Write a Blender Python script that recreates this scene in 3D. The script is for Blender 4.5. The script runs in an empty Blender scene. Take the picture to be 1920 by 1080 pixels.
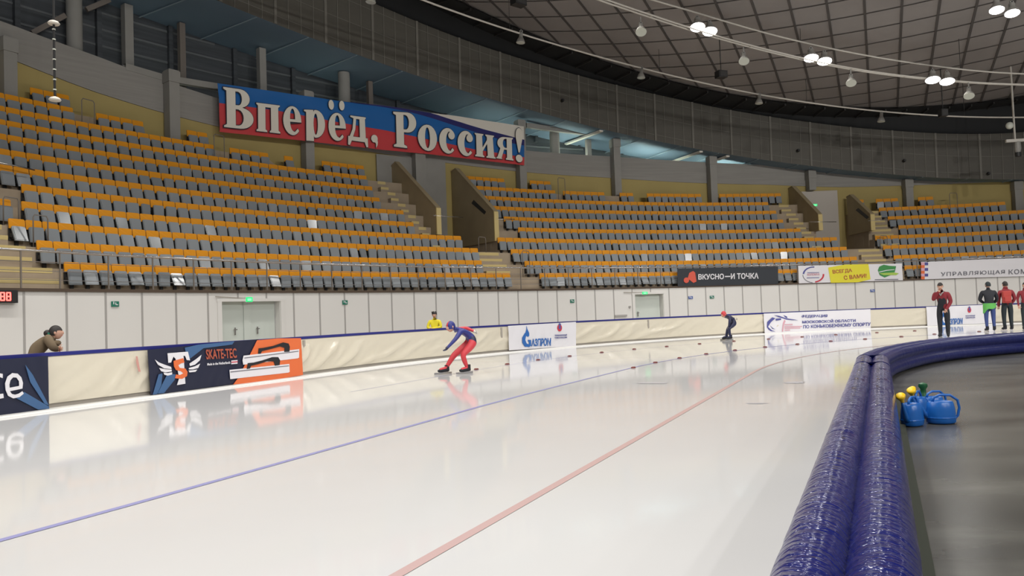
import bpy, bmesh, math, random
from mathutils import Vector, Matrix, Euler, noise
random.seed(7)
SC = bpy.context.scene
COL = SC.collection
R = math.radians

# ---------------------------------------------------------------- camera
FPX = 1388.39; ROLL = R(2.076); PITCH = R(1.9555); HC = 1.3
cr, sr = math.cos(ROLL), math.sin(ROLL)
_F = Vector((0, math.cos(PITCH), math.sin(PITCH)))
_U0 = Vector((0, -math.sin(PITCH), math.cos(PITCH)))
_R0 = Vector((1, 0, 0))
_Rt = _R0 * cr - _U0 * sr
_Up = _U0 * cr + _R0 * sr
cd = bpy.data.cameras.new('camera'); cam = bpy.data.objects.new('camera', cd); COL.objects.link(cam)
cd.sensor_fit = 'HORIZONTAL'; cd.sensor_width = 36.0; cd.lens = 36.0 * FPX / 1920.0
cd.clip_start = 0.05; cd.clip_end = 500
M = Matrix((_Rt, _Up, -_F)).transposed().to_4x4(); M.translation = (0, 0, HC)
cam.matrix_world = M
SC.camera = cam

# ---------------------------------------------------------------- world, exposure
SC.view_settings.view_transform = 'Standard'
SC.view_settings.look = 'None'
SC.view_settings.gamma = 1.0
SC.view_settings.use_curve_mapping = False
SC.view_settings.exposure = 0.0
SC.cycles.use_denoising = True
SC.cycles.max_bounces = 8
w = bpy.data.worlds.new('hall_air'); SC.world = w; w.use_nodes = True
w.node_tree.nodes['Background'].inputs[0].default_value = (0.78, 0.80, 0.86, 1)
w.node_tree.nodes['Background'].inputs[1].default_value = 0.32

# ---------------------------------------------------------------- plan of the hall
HEAD = R(26.3781)
u_ = Vector((math.sin(HEAD), math.cos(HEAD))); n_ = Vector((-math.cos(HEAD), math.sin(HEAD)))
ICE = (14.8362, 15.6013)         # end of the straight, bend radius of the inner kerb line
STD = (12.6088, 19.5686)         # the same for the grandstand

def plan(pr, s, d):
    s0, rc = pr
    if s <= s0:
        return u_ * s + n_ * d
    th = (s - s0) / rc
    c = u_ * s0 - n_ * rc
    return c + (n_ * math.cos(th) + u_ * math.sin(th)) * (rc + d)
def frame(pr, s):
    """unit tangent and outward normal"""
    s0, rc = pr
    if s <= s0: return u_.copy(), n_.copy()
    th = (s - s0) / rc
    o = n_ * math.cos(th) + u_ * math.sin(th)
    return Vector((o.y, -o.x)), o
def I3(s, d, z): p = plan(ICE, s, d); return Vector((p.x, p.y, z))
def B3(s, d, z): p = plan(STD, s, d); return Vector((p.x, p.y, z))
def sd(pr, p):
    s0, rc = pr
    if p.dot(u_) < s0: return p.dot(u_), p.dot(n_)
    w_ = p - (u_ * s0 - n_ * rc)
    return s0 + rc * math.atan2(w_.dot(u_), w_.dot(n_)), w_.length - rc
def ray(x, y): return _F + _Rt * ((x - 960) / FPX) - _Up * ((y - 540) / FPX)
def on_z(x, y, z=0.0):
    v = ray(x, y); return Vector((0, 0, HC)) + v * ((z - HC) / v.z)
def on_plan(pr, x, y, d):
    """where the sight line through a photo point meets the upright surface at offset d -> (s, z)"""
    v = ray(x, y); h = Vector((v.x, v.y)); L = h.length; h /= L
    df = d if callable(d) else (lambda s: d)
    lo, prev = None, None
    s = -14.0
    while s < 70:
        p = plan(pr, s, df(s)); c = p.x * h.y - p.y * h.x
        if prev is not None and prev[1] * c <= 0 and p.dot(h) > 0:
            a, b = prev[0], s; ca = prev[1]
            for _ in range(30):
                m = (a + b) / 2; p = plan(pr, m, df(m)); cm = p.x * h.y - p.y * h.x
                if cm * ca <= 0: b = m
                else: a, ca = m, cm
            p = plan(pr, a, df(a))
            return a, HC + v.z / L * p.length
        prev = (s, c); s += 1.0
    raise ValueError('no hit %s %s' % (x, y))
def S_at(x, d, pr=STD): return on_plan(pr, x, 400, d)[0]
def lerp_tab(tab):
    def f(s):
        if s <= tab[0][0]: return tab[0][1]
        for (a, va), (b, vb) in zip(tab, tab[1:]):
            if s <= b: return va + (vb - va) * (s - a) / (b - a)
        return tab[-1][1]
    return f
def smooth_tab(tab, r=0.8):
    f = lerp_tab(tab)
    return lambda s: (f(s - r) + f(s - r / 2) + 2 * f(s) + f(s + r / 2) + f(s + r)) / 6

D_WALL, Z_WALL = 20.6474, 2.3832
D1, Z1, RISE, RP = 21.0998, 3.2605, 0.6597, 0.6813
row_d = lambda k: D1 + (k - 1) * RP
row_top = lambda k: Z1 + (k - 1) * RISE
row_floor = lambda k: row_top(k) - 0.86
D_F, H_F = 12.2446, 0.9291
wall_d = smooth_tab([(-14, 29.6), (12, 29.35), (14.9, 29.12), (17.2, 28.45), (20.5, 27.78), (25.6, 27.75), (29, 27.4), (32.4, 27.1), (36.3, 26.42), (39, 25.8), (44, 25.4)])
z_grey = lerp_tab([(-14, 13.6), (12, 13.35), (14.05, 12.96), (15.27, 12.58), (16.36, 12.1), (17.4, 11.72), (20.5, 11.4), (24.89, 11.1), (27.23, 11.03), (29.41, 10.82), (33, 10.4), (40, 9.5)])
z_yel = lerp_tab([(-14, 12.1), (12, 11.9), (14.24, 11.58), (15.31, 11.04), (16.44, 10.63), (17.38, 10.4), (24.87, 9.78), (27.21, 9.66), (29.4, 9.42), (31.9, 9.21), (33.8, 8.89), (40, 8.5)])
band_d = lerp_tab([(30, 26.0), (37, 25.0)])
z_bb = smooth_tab([(8, 16.2), (12, 16.0), (15, 15.6), (16.94, 15.19), (18.26, 14.91), (20.42, 14.37), (22.59, 13.7), (24.84, 13.0), (27.1, 12.17), (29.12, 11.48), (31.75, 10.5), (34.08, 9.66), (36.38, 8.9), (38.4, 8.5), (44, 8.2)], .5)
z_bt = smooth_tab([(8, 19.4), (15, 18.6), (18, 18.0), (20.27, 17.38), (22.68, 16.54), (24.89, 15.83), (27.19, 15.09), (29.18, 14.4), (31.84, 13.33), (34.14, 12.46), (36.4, 11.75), (37.58, 11.52), (44, 11.3)], .5)
def z_roof(p):
    uu = p.dot(u_); v = max(-24, min(26, p.dot(n_)))
    return 14.9 - .105 * (uu - 37.7) + .0065 * v * v

# ---------------------------------------------------------------- hall floodlights and added unseen lamps (the light itself)
LAMP_DIR = []
def flood(p, power, aim=None, col=(1, .975, .935), size=.35, cone=140):
    l = bpy.data.lights.new('hall_or_added_light', 'SPOT'); l.energy = power; l.color = col
    l.spot_size = R(cone); l.spot_blend = .75; l.shadow_soft_size = size
    o = bpy.data.objects.new('hall_or_added_light', l); COL.objects.link(o); o.location = p
    t = (Vector(aim) - Vector(p)) if aim is not None else Vector((0, 0, -1))
    o.rotation_euler = t.to_track_quat('-Z', 'Y').to_euler()
P_RING = 1080.0
P_FAR = 4700.0
lit_px = [(1132, -6), (1319, 54), (1533.5, 111), (1762, 151)]       # the lit pairs that hang in view
lit_pts = [B3(*(lambda t: (t[0], 15.0, t[1]))(on_plan(STD, x, y, 15.0))) for x, y in lit_px]
for p in lit_pts:
    q = plan(STD, sd(STD, Vector((p.x, p.y)))[0], 12.0)
    flood((p.x, p.y, p.z - .35), P_RING, (q.x, q.y, 0))
inner_px = [(1884, 20)]
inner_pts = [B3(*(lambda t: (t[0], 9.0, t[1]))(on_plan(STD, x, y, 9.0))) for x, y in inner_px]
for p in inner_pts: flood((p.x, p.y, p.z - .35), P_RING, (p.x, p.y, 0))
for k in range(9):                                                   # the same ring carries on outside the frame
    s = 19.5 - k * 3.6
    p = B3(s, 15.0, 14.6); q = plan(STD, s, 12.0); flood(p, P_RING, (q.x, q.y, 0))
for s in (39.5, 43, 46.5):
    p = B3(s, 15.0, 11.6); q = plan(STD, s, 12.0); flood(p, P_RING, (q.x, q.y, 0))
for s in (-9, -3, 3, 9, 15, 21, 26, 38, 45):
    p = B3(s, 6.5, 14.2); q = plan(STD, s, 5.0); flood(p, P_RING * (1.1 if s < 18 else 1.45), (q.x, q.y, 0))
for s, d in ((-8, -16), (0, -20), (8, -24), (16, -14), (-14, -30), (2, -36), (26, -16), (40, -14)):   # unseen far-side lamps, added to light the barrier and stand fronts
    p = B3(min(s, 12), d, 15.5) if s <= 12 else B3(s, d, 14.5); q = B3(max(15, min(34, s + 14)), 15, .6); flood(p, P_FAR, q, cone=66)

for s in (3, 8, 13):  # unseen extra lamps, added to brighten the ice beside the cushions
    p = B3(s, .5, 14.2); flood(p, P_RING * 1.2, (p.x, p.y, 0))

# ---------------------------------------------------------------- materials
def mat(name, col, rough=.6, metal=0., spec=.5, noise_=None, bump=None, emit=None, coat=0., ior=None, alpha=None):
    m = bpy.data.materials.new(name); m.use_nodes = True
    nt = m.node_tree; b = nt.nodes['Principled BSDF']
    b.inputs['Base Color'].default_value = (*col, 1); b.inputs['Roughness'].default_value = rough
    b.inputs['Metallic'].default_value = metal; b.inputs['Specular IOR Level'].default_value = spec
    b.inputs['Coat Weight'].default_value = coat
    if ior: b.inputs['IOR'].default_value = ior
    if emit: b.inputs['Emission Color'].default_value = (*emit[0], 1); b.inputs['Emission Strength'].default_value = emit[1]
    tc = None
    def coords(sc):
        nonlocal tc
        if tc is None: tc = nt.nodes.new('ShaderNodeTexCoord')
        mp = nt.nodes.new('ShaderNodeMapping'); mp.inputs['Scale'].default_value = sc
        nt.links.new(tc.outputs['Object'], mp.inputs[0]); return mp
    if noise_:      # (scale vector, amount, detail)
        sc, amt, det = noise_[:3]
        n = nt.nodes.new('ShaderNodeTexNoise'); n.inputs['Scale'].default_value = 1; n.inputs['Detail'].default_value = det
        nt.links.new(coords(sc).outputs[0], n.inputs['Vector'])
        rp = nt.nodes.new('ShaderNodeValToRGB')
        rp.color_ramp.elements[0].position = .3; rp.color_ramp.elements[1].position = .7
        rp.color_ramp.elements[0].color = (*[c * (1 - amt) for c in col], 1)
        rp.color_ramp.elements[1].color = (*[min(1, c * (1 + amt)) for c in col], 1)
        nt.links.new(n.outputs['Fac'], rp.inputs[0]); nt.links.new(rp.outputs[0], b.inputs['Base Color'])
    if bump:        # (scale vector, strength, distance, detail)
        n = nt.nodes.new('ShaderNodeTexNoise'); n.inputs['Scale'].default_value = 1; n.inputs['Detail'].default_value = bump[3]
        nt.links.new(coords(bump[0]).outputs[0], n.inputs['Vector'])
        bp = nt.nodes.new('ShaderNodeBump'); bp.inputs['Strength'].default_value = bump[1]; bp.inputs['Distance'].default_value = bump[2]
        nt.links.new(n.outputs['Fac'], bp.inputs['Height']); nt.links.new(bp.outputs[0], b.inputs['Normal'])
    return m
def srgb(r, g, b):
    f = lambda c: (c / 255 / 12.92) if c <= 10 else ((c / 255 + .055) / 1.055) ** 2.4
    return (f(r), f(g), f(b))
MT = dict(
    ice=mat('ice', (.62, .617, .612), .07, spec=.5, ior=1.31, noise_=((.35, .35, .35), .025, 4), bump=((.5, .5, .5), .03, .02, 3)),
    concrete_floor=mat('sealed_concrete', (.092, .09, .08), .26, spec=.22, noise_=((.55, 1.7, .5), .42, 7)),
    blue_line=mat('blue_line_paint', srgb(150, 152, 198), .2, spec=.2),
    red_line=mat('red_line_paint', srgb(196, 168, 165), .2, spec=.2),
    snow=mat('shaved_ice', (.72, .71, .68), .7),
    tarp=mat('cream_tarpaulin', srgb(219, 211, 192), .2, spec=.75, bump=((1.5, 1.5, 1.1), .55, .12, 2.5)),
    grey_strip=mat('grey_board', srgb(165, 158, 148), .5),
    blue_cap=mat('blue_vinyl', srgb(38, 42, 120), .4),
    panel=mat('white_wall_panel', srgb(224, 222, 218), .55, noise_=((.5, .5, .5), .015, 2)),
    seam=mat('panel_joint', srgb(168, 165, 162), .5),
    door=mat('pale_door_paint', srgb(205, 212, 205), .45),
    metal=mat('stainless_steel', (.62, .60, .57), .22, metal=1.),
    galv=mat('grey_painted_steel', srgb(120, 112, 104), .5),
    terrace=mat('stand_concrete', srgb(168, 152, 130), .8, noise_=((1.5, 1.5, 1.5), .08, 5)),
    dark_slab=mat('dark_slab_edge', srgb(84, 70, 58), .8),
    yellow_nose=mat('yellow_step_paint', srgb(206, 186, 128), .7),
    orange=mat('orange_seat_plastic', srgb(228, 152, 30), .38, spec=.4),
    grey_seat=mat('grey_seat_plastic', srgb(140, 146, 150), .2, spec=.8),
    black=mat('black_plastic', (.02, .02, .02), .5),
    dark=mat('dark_steel', (.035, .034, .032), .6),
    yellow_wall=mat('yellow_stand_wall', srgb(176, 158, 100), .8, noise_=((.6, .6, .6), .04, 3)),
    grey_wall=mat('ribbed_grey_cladding', srgb(150, 147, 141), .7, noise_=((.5, .5, 9), .06, 2)),
    olive=mat('olive_parapet', srgb(166, 150, 118), .8, noise_=((1, 1, 1), .06, 4)),
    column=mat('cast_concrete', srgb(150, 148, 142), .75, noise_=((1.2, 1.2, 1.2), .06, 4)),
    facade=mat('dark_profiled_sheet', srgb(70, 74, 78), .6, noise_=((.3, .3, 6), .25, 1)),
    facade_rib=mat('facade_rail', srgb(100, 104, 106), .6),
    soffit=mat('blue_grey_soffit', srgb(112, 134, 152), .6, noise_=((.3, .3, .3), .04, 2)),
    soffit_seam=mat('soffit_joint', srgb(150, 168, 180), .6),
    band=mat('perforated_band_panel', srgb(88, 85, 77), .6, noise_=((1, 1, 6), .05, 2)),
    batten=mat('band_batten', srgb(118, 115, 107), .6),
    roof=mat('roof_lining', srgb(150, 145, 142), .75, noise_=((.25, .25, .25), .1, 4)),
    roof_seam=mat('roof_beam', srgb(84, 80, 78), .7),
    pipe=mat('white_pipe', srgb(205, 200, 190), .4),
    lamp_body=mat('lamp_housing', srgb(150, 148, 142), .45),
    lamp_dead=mat('unlit_lamp_glass', srgb(205, 208, 196), .25, coat=.5),
    lamp_on=mat('lit_lamp_glass', (1, 1, 1), .3, emit=((1, .97, .95), 9)),
    bumper=mat('blue_vinyl_cover', srgb(20, 27, 94), .13, spec=.3, bump=((20, 5, 5), .6, .03, 3)),
    bumper_far=mat('blue_vinyl_cover_bend', srgb(26, 33, 96), .3, spec=.5, bump=((6, 6, 6), .25, .04, 3)),
    void=mat('dark_roof_void', srgb(36, 37, 38), .8),
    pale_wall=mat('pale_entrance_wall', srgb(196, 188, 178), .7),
    block=mat('lane_block_rubber', srgb(112, 46, 40), .6),
    scuff=mat('red_scuff', srgb(204, 150, 140), .4),
    rubber=mat('dark_rubber', srgb(58, 62, 50), .8),
    can=mat('blue_can_plastic', srgb(24, 96, 176), .3),
    rose=mat('yellow_rose_plastic', srgb(240, 196, 28), .35),
    green=mat('green_plastic', srgb(28, 88, 52), .4),
    navy=mat('navy_print', srgb(32, 36, 58), .42),
    navy_ray=mat('blue_ray_print', srgb(66, 100, 142), .42),
    white_print=mat('white_print', srgb(228, 226, 230), .45),
    orange_print=mat('orange_print', srgb(226, 112, 62), .45),
    brown_print=mat('rust_print', srgb(176, 88, 66), .45),
    black_print=mat('black_print', srgb(34, 34, 38), .45),
    blue_print=mat('blue_print', srgb(44, 104, 178), .45),
    violet_print=mat('violet_print', srgb(84, 86, 150), .45),
    pink_print=mat('pale_red_print', srgb(214, 164, 176), .45),
    red_print=mat('red_print', srgb(196, 58, 72), .5),
    grey_print=mat('grey_print', srgb(110, 110, 118), .5),
    sign_black=mat('dark_slate_print', srgb(48, 52, 58), .5),
    sign_red=mat('salmon_print', srgb(214, 92, 74), .5),
    sign_yellow=mat('yellow_print', srgb(226, 216, 58), .5),
    sign_green=mat('leaf_green_print', srgb(64, 140, 76), .5),
    lime=mat('lime_print', srgb(170, 200, 90), .5),
    flag_blue=mat('banner_blue', srgb(14, 98, 170), .6),
    flag_fold_shade=mat('banner_fold_shade', srgb(34, 34, 104), .6),
    flag_red=mat('banner_red', srgb(206, 62, 66), .6),
    flag_white=mat('banner_white', srgb(226, 220, 208), .6),
    letter_white=mat('letter_white', srgb(232, 226, 212), .6),
    letter_edge=mat('letter_edge', srgb(46, 44, 56), .6),
    exit_on=mat('lit_exit_sign', srgb(20, 150, 70), .4, emit=((.03, .75, .22), 1.1)),
    exit_mark=mat('exit_sign_mark', srgb(220, 255, 230), .4, emit=((.3, 1, .5), 1.0)),
    sign_teal=mat('teal_sign', srgb(38, 120, 98), .5),
    sign_blue=mat('blue_sign', srgb(88, 110, 170), .5),
    led=mat('red_led', (.8, .02, .02), .4, emit=((1, .05, .04), 9)),
    skin=mat('skin', srgb(206, 160, 136), .55),
    hair=mat('dark_hair', srgb(40, 34, 32), .6),
    coat_brown=mat('brown_coat', srgb(112, 96, 74), .85),
    coat_yellow=mat('yellow_jacket', srgb(228, 212, 40), .6),
    suit_blue=mat('blue_racing_suit', srgb(44, 50, 122), .45),
    suit_navy=mat('navy_racing_suit', srgb(36, 40, 72), .45),
    suit_red=mat('red_racing_suit', srgb(206, 62, 70), .5),
    coat_black=mat('black_jacket', srgb(26, 28, 36), .7),
    coat_red=mat('dark_red_jacket', srgb(132, 36, 46), .7),
    bag_red=mat('red_backpack', srgb(176, 62, 56), .7),
    cloth_green=mat('green_cloth', srgb(96, 176, 84), .7),
    legs_blue=mat('blue_leggings', srgb(58, 74, 128), .7),
    legs_dark=mat('dark_trousers', srgb(32, 42, 46), .7),
    beard=mat('grey_cloth', srgb(150, 146, 142), .7),
)

# ---------------------------------------------------------------- mesh helpers
class MB:
    def __init__(s): s.v = []; s.f = []; s.m = []
    def add(s, vs, fs, m=0):
        o = len(s.v); s.v += [Vector(x) for x in vs]; s.f += [tuple(o + i for i in f) for f in fs]; s.m += [m] * len(fs)
    def box(s, c, size, ax=None, m=0):
        """ax: three unit vectors"""
        c = Vector(c); X, Y, Z = ax if ax else (Vector((1, 0, 0)), Vector((0, 1, 0)), Vector((0, 0, 1)))
        a, b, h = size[0] / 2, size[1] / 2, size[2] / 2
        vs = [c + X * (i * a) + Y * (j * b) + Z * (k * h) for k in (-1, 1) for j in (-1, 1) for i in (-1, 1)]
        s.add(vs, [(0, 2, 3, 1), (4, 5, 7, 6), (0, 1, 5, 4), (2, 6, 7, 3), (0, 4, 6, 2), (1, 3, 7, 5)], m)
    def bar(s, a, b, wd, ht=None, m=0):
        a, b = Vector(a), Vector(b); X = (b - a); L = X.length; X.normalize()
        Y = Vector((0, 0, 1)).cross(X)
        if Y.length < 1e-3: Y = Vector((0, 1, 0))
        Y.normalize(); Z = X.cross(Y); s.box((a + b) / 2, (L, wd, ht or wd), (X, Y, Z), m)
    def grid(s, fn, us, vs, m=0, flip=False):
        o = len(s.v); nv = len(vs)
        for a in us:
            for b in vs: s.v.append(Vector(fn(a, b)))
        for i in range(len(us) - 1):
            for j in range(nv - 1):
                q = (o + i * nv + j, o + (i + 1) * nv + j, o + (i + 1) * nv + j + 1, o + i * nv + j + 1)
                s.f.append(q[::-1] if flip else q); s.m.append(m)
    def tube(s, pts, r, n=8, m=0, caps=True):
        pts = [Vector(p) for p in pts]; o = len(s.v); N = len(pts)
        rr = r if isinstance(r, (list, tuple)) else [r] * N
        up = None
        for i, p in enumerate(pts):
            t = (pts[min(i + 1, N - 1)] - pts[max(i - 1, 0)]).normalized()
            if up is None:
                up = Vector((0, 0, 1)) if abs(t.z) < .9 else Vector((0, 1, 0))
            X = up.cross(t).normalized(); up = t.cross(X).normalized()
            for k in range(n):
                a = 2 * math.pi * k / n; s.v.append(p + (X * math.cos(a) + up * math.sin(a)) * rr[i])
        for i in range(N - 1):
            for k in range(n):
                s.f.append((o + i * n + k, o + i * n + (k + 1) % n, o + (i + 1) * n + (k + 1) % n, o + (i + 1) * n + k)); s.m.append(m)
        if caps:
            s.f.append(tuple(o + k for k in range(n))[::-1]); s.m.append(m)
            s.f.append(tuple(o + (N - 1) * n + k for k in range(n))); s.m.append(m)
    def lathe(s, prof, n=16, m=0, origin=(0, 0, 0), ax=None):
        o = len(s.v); O = Vector(origin); X, Y, Z = ax if ax else (Vector((1, 0, 0)), Vector((0, 1, 0)), Vector((0, 0, 1)))
        for r, z in prof:
            for k in range(n):
                a = 2 * math.pi * k / n; s.v.append(O + X * (r * math.cos(a)) + Y * (r * math.sin(a)) + Z * z)
        for i in range(len(prof) - 1):
            for k in range(n):
                s.f.append((o + i * n + k, o + i * n + (k + 1) % n, o + (i + 1) * n + (k + 1) % n, o + (i + 1) * n + k)); s.m.append(m)
        s.f.append(tuple(o + k for k in range(n))[::-1]); s.m.append(m)
        s.f.append(tuple(o + (len(prof) - 1) * n + k for k in range(n))); s.m.append(m)
    def ball(s, c, r, m=0, n=12, sc=(1, 1, 1), ax=None):
        pr = [(r * math.sin(math.pi * (i + .02) / (n / 2 + .04)), -r * math.cos(math.pi * (i + .02) / (n / 2 + .04))) for i in range(int(n / 2) + 1)]
        X, Y, Z = ax if ax else (Vector((1, 0, 0)), Vector((0, 1, 0)), Vector((0, 0, 1)))
        s.lathe(pr, n, m, c, (X * sc[0], Y * sc[1], Z * sc[2]))
    def build(s, name, mats, parent=None, origin=(0, 0, 0), smooth=False, **props):
        O = Vector(origin)
        me = bpy.data.meshes.new(name); me.from_pydata([tuple(v - O) for v in s.v], [], s.f)
        for m in (mats if isinstance(mats, (list, tuple)) else [mats]): me.materials.append(MT[m] if isinstance(m, str) else m)
        me.polygons.foreach_set('material_index', s.m)
        if smooth: me.polygons.foreach_set('use_smooth', [True] * len(s.f))
        me.update()
        o = bpy.data.objects.new(name, me); COL.objects.link(o)
        if parent: o.parent = parent
        else: o.location = O
        for k, v in props.items(): o[k] = v
        return o
def empty(name, loc, label, cat, group=None, rz=0.):
    o = bpy.data.objects.new(name, None); COL.objects.link(o); o.location = loc; o.rotation_euler = (0, 0, rz)
    o.empty_display_size = .1; o['label'] = label; o['category'] = cat
    if group: o['group'] = group
    return o
def tag(o, label, cat, group=None):
    o['label'] = label; o['category'] = cat
    if group: o['group'] = group
    return o
def smooth_by_angle(o, deg=40):
    me = o.data
    me.polygons.foreach_set('use_smooth', [True] * len(me.polygons))
    try: me.set_sharp_from_angle(angle=R(deg))
    except Exception: pass
def frange(a, b, step):
    n = max(1, int(round((b - a) / step))); return [a + (b - a) * i / n for i in range(n + 1)]
ORD = 'zeroth first second third fourth fifth sixth seventh eighth ninth tenth eleventh twelfth thirteenth fourteenth fifteenth sixteenth seventeenth eighteenth nineteenth'.split()
def ordinal(n):
    if n < 20: return ORD[n]
    t = {2: 'twent', 3: 'thirt', 4: 'fort', 5: 'fift', 6: 'sixt'}[n // 10]
    return t + 'ieth' if n % 10 == 0 else t + 'y-' + ORD[n % 10]

# ================================================================ THE SETTING
def struct(b, name, mats, parent=None, smooth=False):
    o = b.build(name, mats, parent=parent, smooth=smooth)
    if parent is None: o['kind'] = 'structure'
    return o
SS_ICE = frange(-16, 14.8, 1.4) + frange(15, 62, .5)
SS = frange(-14, 12.6, 1.4) + frange(13, 50, .4)

# ice, from the inner kerb line to the barrier, and the concrete infield
b = MB(); b.grid(lambda s, d: I3(s, d, 0), SS_ICE, [-.1, 2, 4, 6, 8, 10, D_F + .1]); struct(b, 'floor_ice', 'ice')
b = MB()
b.grid(lambda s, d: I3(s, d, -.004 if d < 0 else -.004), SS_ICE, [-15.2, -12, -9, -6, -3, -1.5, .0]); struct(b, 'floor_infield', 'concrete_floor')
b = MB(); b.grid(lambda s, d: I3(s, d, 0), SS_ICE, [D_F + .1, D_F + 1.5, 17, D_WALL + 1]); struct(b, 'floor_corridor', 'grey_strip')
def stripe(name, d, wd, m, s0=-16, s1=62, z=.003):
    b = MB(); ss = [s for s in SS_ICE if s0 <= s <= s1]
    b.grid(lambda s, e: I3(s, d + e, z), ss, [-wd / 2, wd / 2]); return struct(b, name, m)
blue_d = smooth_tab([(-16, 4.95), (4, 4.98), (8, 5.1), (10, 5.15), (13, 5.08), (15, 5.0), (62, 5.0)])
b = MB(); b.grid(lambda s, e: I3(s, blue_d(s) + e, .003), SS_ICE, [-.035, .035]); struct(b, 'trim_1', 'blue_line')
stripe('trim_2', D_F * 0 + 2.2469, .07, 'red_line')
stripe('trim_3', 8.55, .02, 'blue_line', 10, 62)
b = MB()
for lo, hi, z in ((11.86, 12.24, .03),):
    b.grid(lambda s, e: I3(s, (lo, lo + .02, hi)[e], (0.001, z, z)[e]), SS_ICE, [0, 1, 2])
struct(b, 'trim_4', 'snow')

# white panel wall with two door openings
door_s = [(S_at(412, D_WALL), S_at(520, D_WALL)), (S_at(1184, D_WALL), S_at(1236, D_WALL))]
DOOR_H = 2.06
pitch = .56
def wall_ss(a, c): return frange(a, c, .28)
b = MB()
cuts = [-14, door_s[0][0], door_s[0][1], door_s[1][0], door_s[1][1], 50]
for a, c in ((cuts[0], cuts[1]), (cuts[2], cuts[3]), (cuts[4], cuts[5])):
    b.grid(lambda s, z: B3(s, D_WALL, z), wall_ss(a, c), [0, 1.2, Z_WALL])
for a, c in door_s:
    b.grid(lambda s, z: B3(s, D_WALL, z), wall_ss(a, c), [DOOR_H, Z_WALL])
    b.grid(lambda d, z: B3(a, d, z), [D_WALL, D_WALL + .38], [0, DOOR_H], flip=True)
    b.grid(lambda d, z: B3(c, d, z), [D_WALL, D_WALL + .38], [0, DOOR_H])
    b.grid(lambda s, d: B3(s, d, DOOR_H), wall_ss(a, c), [D_WALL, D_WALL + .38])
_s0 = S_at(195, D_WALL); PS = [(lambda q: q if q > STD[0] else STD[0] - (STD[0] - q) * (1 + D_WALL / STD[1]))(_s0 + (k - 27) * .566) for k in range(95)]
for s in PS:
    if s < -13.5 or s > 49.5: continue
    if any(a - .02 < s < c + .02 for a, c in door_s): z0 = DOOR_H + .01
    else: z0 = 0
    t, o = frame(STD, s); T = Vector((t.x, t.y, 0)); O = Vector((o.x, o.y, 0))
    b.box(B3(s, D_WALL - .006, (z0 + Z_WALL) / 2), (.06, .014, Z_WALL - z0), (T, O, Vector((0, 0, 1))), 1)
struct(b, 'wall_panelled', ['panel', 'seam'])
for i, (a, c) in enumerate(door_s):
    b = MB(); dd = D_WALL + .3
    mid = (a + c) / 2 if i == 0 else None
    leaves = [(a, mid - .02), (mid + .02, c)] if mid else [(a, c)]
    for x0, x1 in leaves: b.grid(lambda s, z: B3(s, dd, z), wall_ss(x0 + .01, x1 - .01), [0, DOOR_H])
    if mid: b.grid(lambda s, z: B3(s, dd - .03, z), [mid - .07, mid + .07], [0, DOOR_H])
    dr = struct(b, 'door_%d' % (i + 1), 'door')
    b = MB(); t, o = frame(STD, (a + c) / 2); T = Vector((t.x, t.y, 0)); O = Vector((o.x, o.y, 0)); ax = (T, O, Vector((0, 0, 1)))
    for s in ((mid - .25, mid + .19) if mid else (a + .15,)):
        b.box(B3(s, dd - .05, 1.02), (.05, .02, .26), ax); b.box(B3(s, dd - .08, 1.08), (.14, .025, .03), ax)
    struct(b, 'door_handle', 'metal', dr)
    b = MB()
    for s in (a - .05, c + .05): b.box(B3(s, D_WALL - .02, 1.03), (.16, .04, DOOR_H), ax)
    b.bar(B3(a - .1, D_WALL - .02, DOOR_H + .05), B3(c + .1, D_WALL - .02, DOOR_H + .05), .04, .1)
    struct(b, 'door_frame', 'panel', dr)

OPENINGS = [(S_at(821, row_d(5) - .45), S_at(929, row_d(5) - .45)), (S_at(1537, row_d(5) - .45), S_at(1635, row_d(5) - .45))]
SS = sorted(SS + [x for a, c in OPENINGS for x in (a - .01, a + .01, c - .01, c + .01)])
# stepped concrete of the stand, cut off at the back wall
def terrace_profile(s):
    pts = [(D_WALL + .03, Z_WALL - .25), (D_WALL + .03, Z_WALL - .01)]
    dm = wall_d(s) + .25
    for k in range(1, 14):
        z = row_floor(k) if k > 1 else Z_WALL - .01
        if k >= 5 and any(a_ < s < c_ for a_, c_ in OPENINGS): z = row_floor(4) + .1
        a = D_WALL + .03 if k == 1 else row_d(k) - .58
        c = row_d(k) + .10
        if k > 1 and row_d(k) + .3 > wall_d(s): z = pts[-1][1]
        pts += [(min(a, dm), z if a < dm else pts[-1][1]), (min(c, dm), z if a < dm else pts[-1][1])]
    return pts
b = MB(); npf = len(terrace_profile(20))
b.grid(lambda s, i: B3(s, *terrace_profile(s)[i]), SS, list(range(npf)))
struct(b, 'floor_stand_terraces', 'terrace')
b = MB(); b.grid(lambda s, i: B3(s, (D_WALL - .05, D_WALL - .05, D_WALL + .01)[i], (Z_WALL - .02, Z_WALL + .07, Z_WALL + .07)[i]), SS, [0, 1, 2]); struct(b, 'trim_5', 'dark_slab')

# back wall of the stand: yellow below, ribbed grey above
b = MB()
b.grid(lambda s, i: B3(s, wall_d(s) + .02, (3.5, z_yel(s))[i]), SS, [0, 1])
struct(b, 'wall_back_yellow', 'yellow_wall')
b = MB()
b.grid(lambda s, i: B3(s, wall_d(s) + (-.03, -.03, .12)[i], (z_yel(s), z_grey(s), z_grey(s))[i]), SS, [0, 1, 2])
struct(b, 'wall_back_grey', 'grey_wall')
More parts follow.
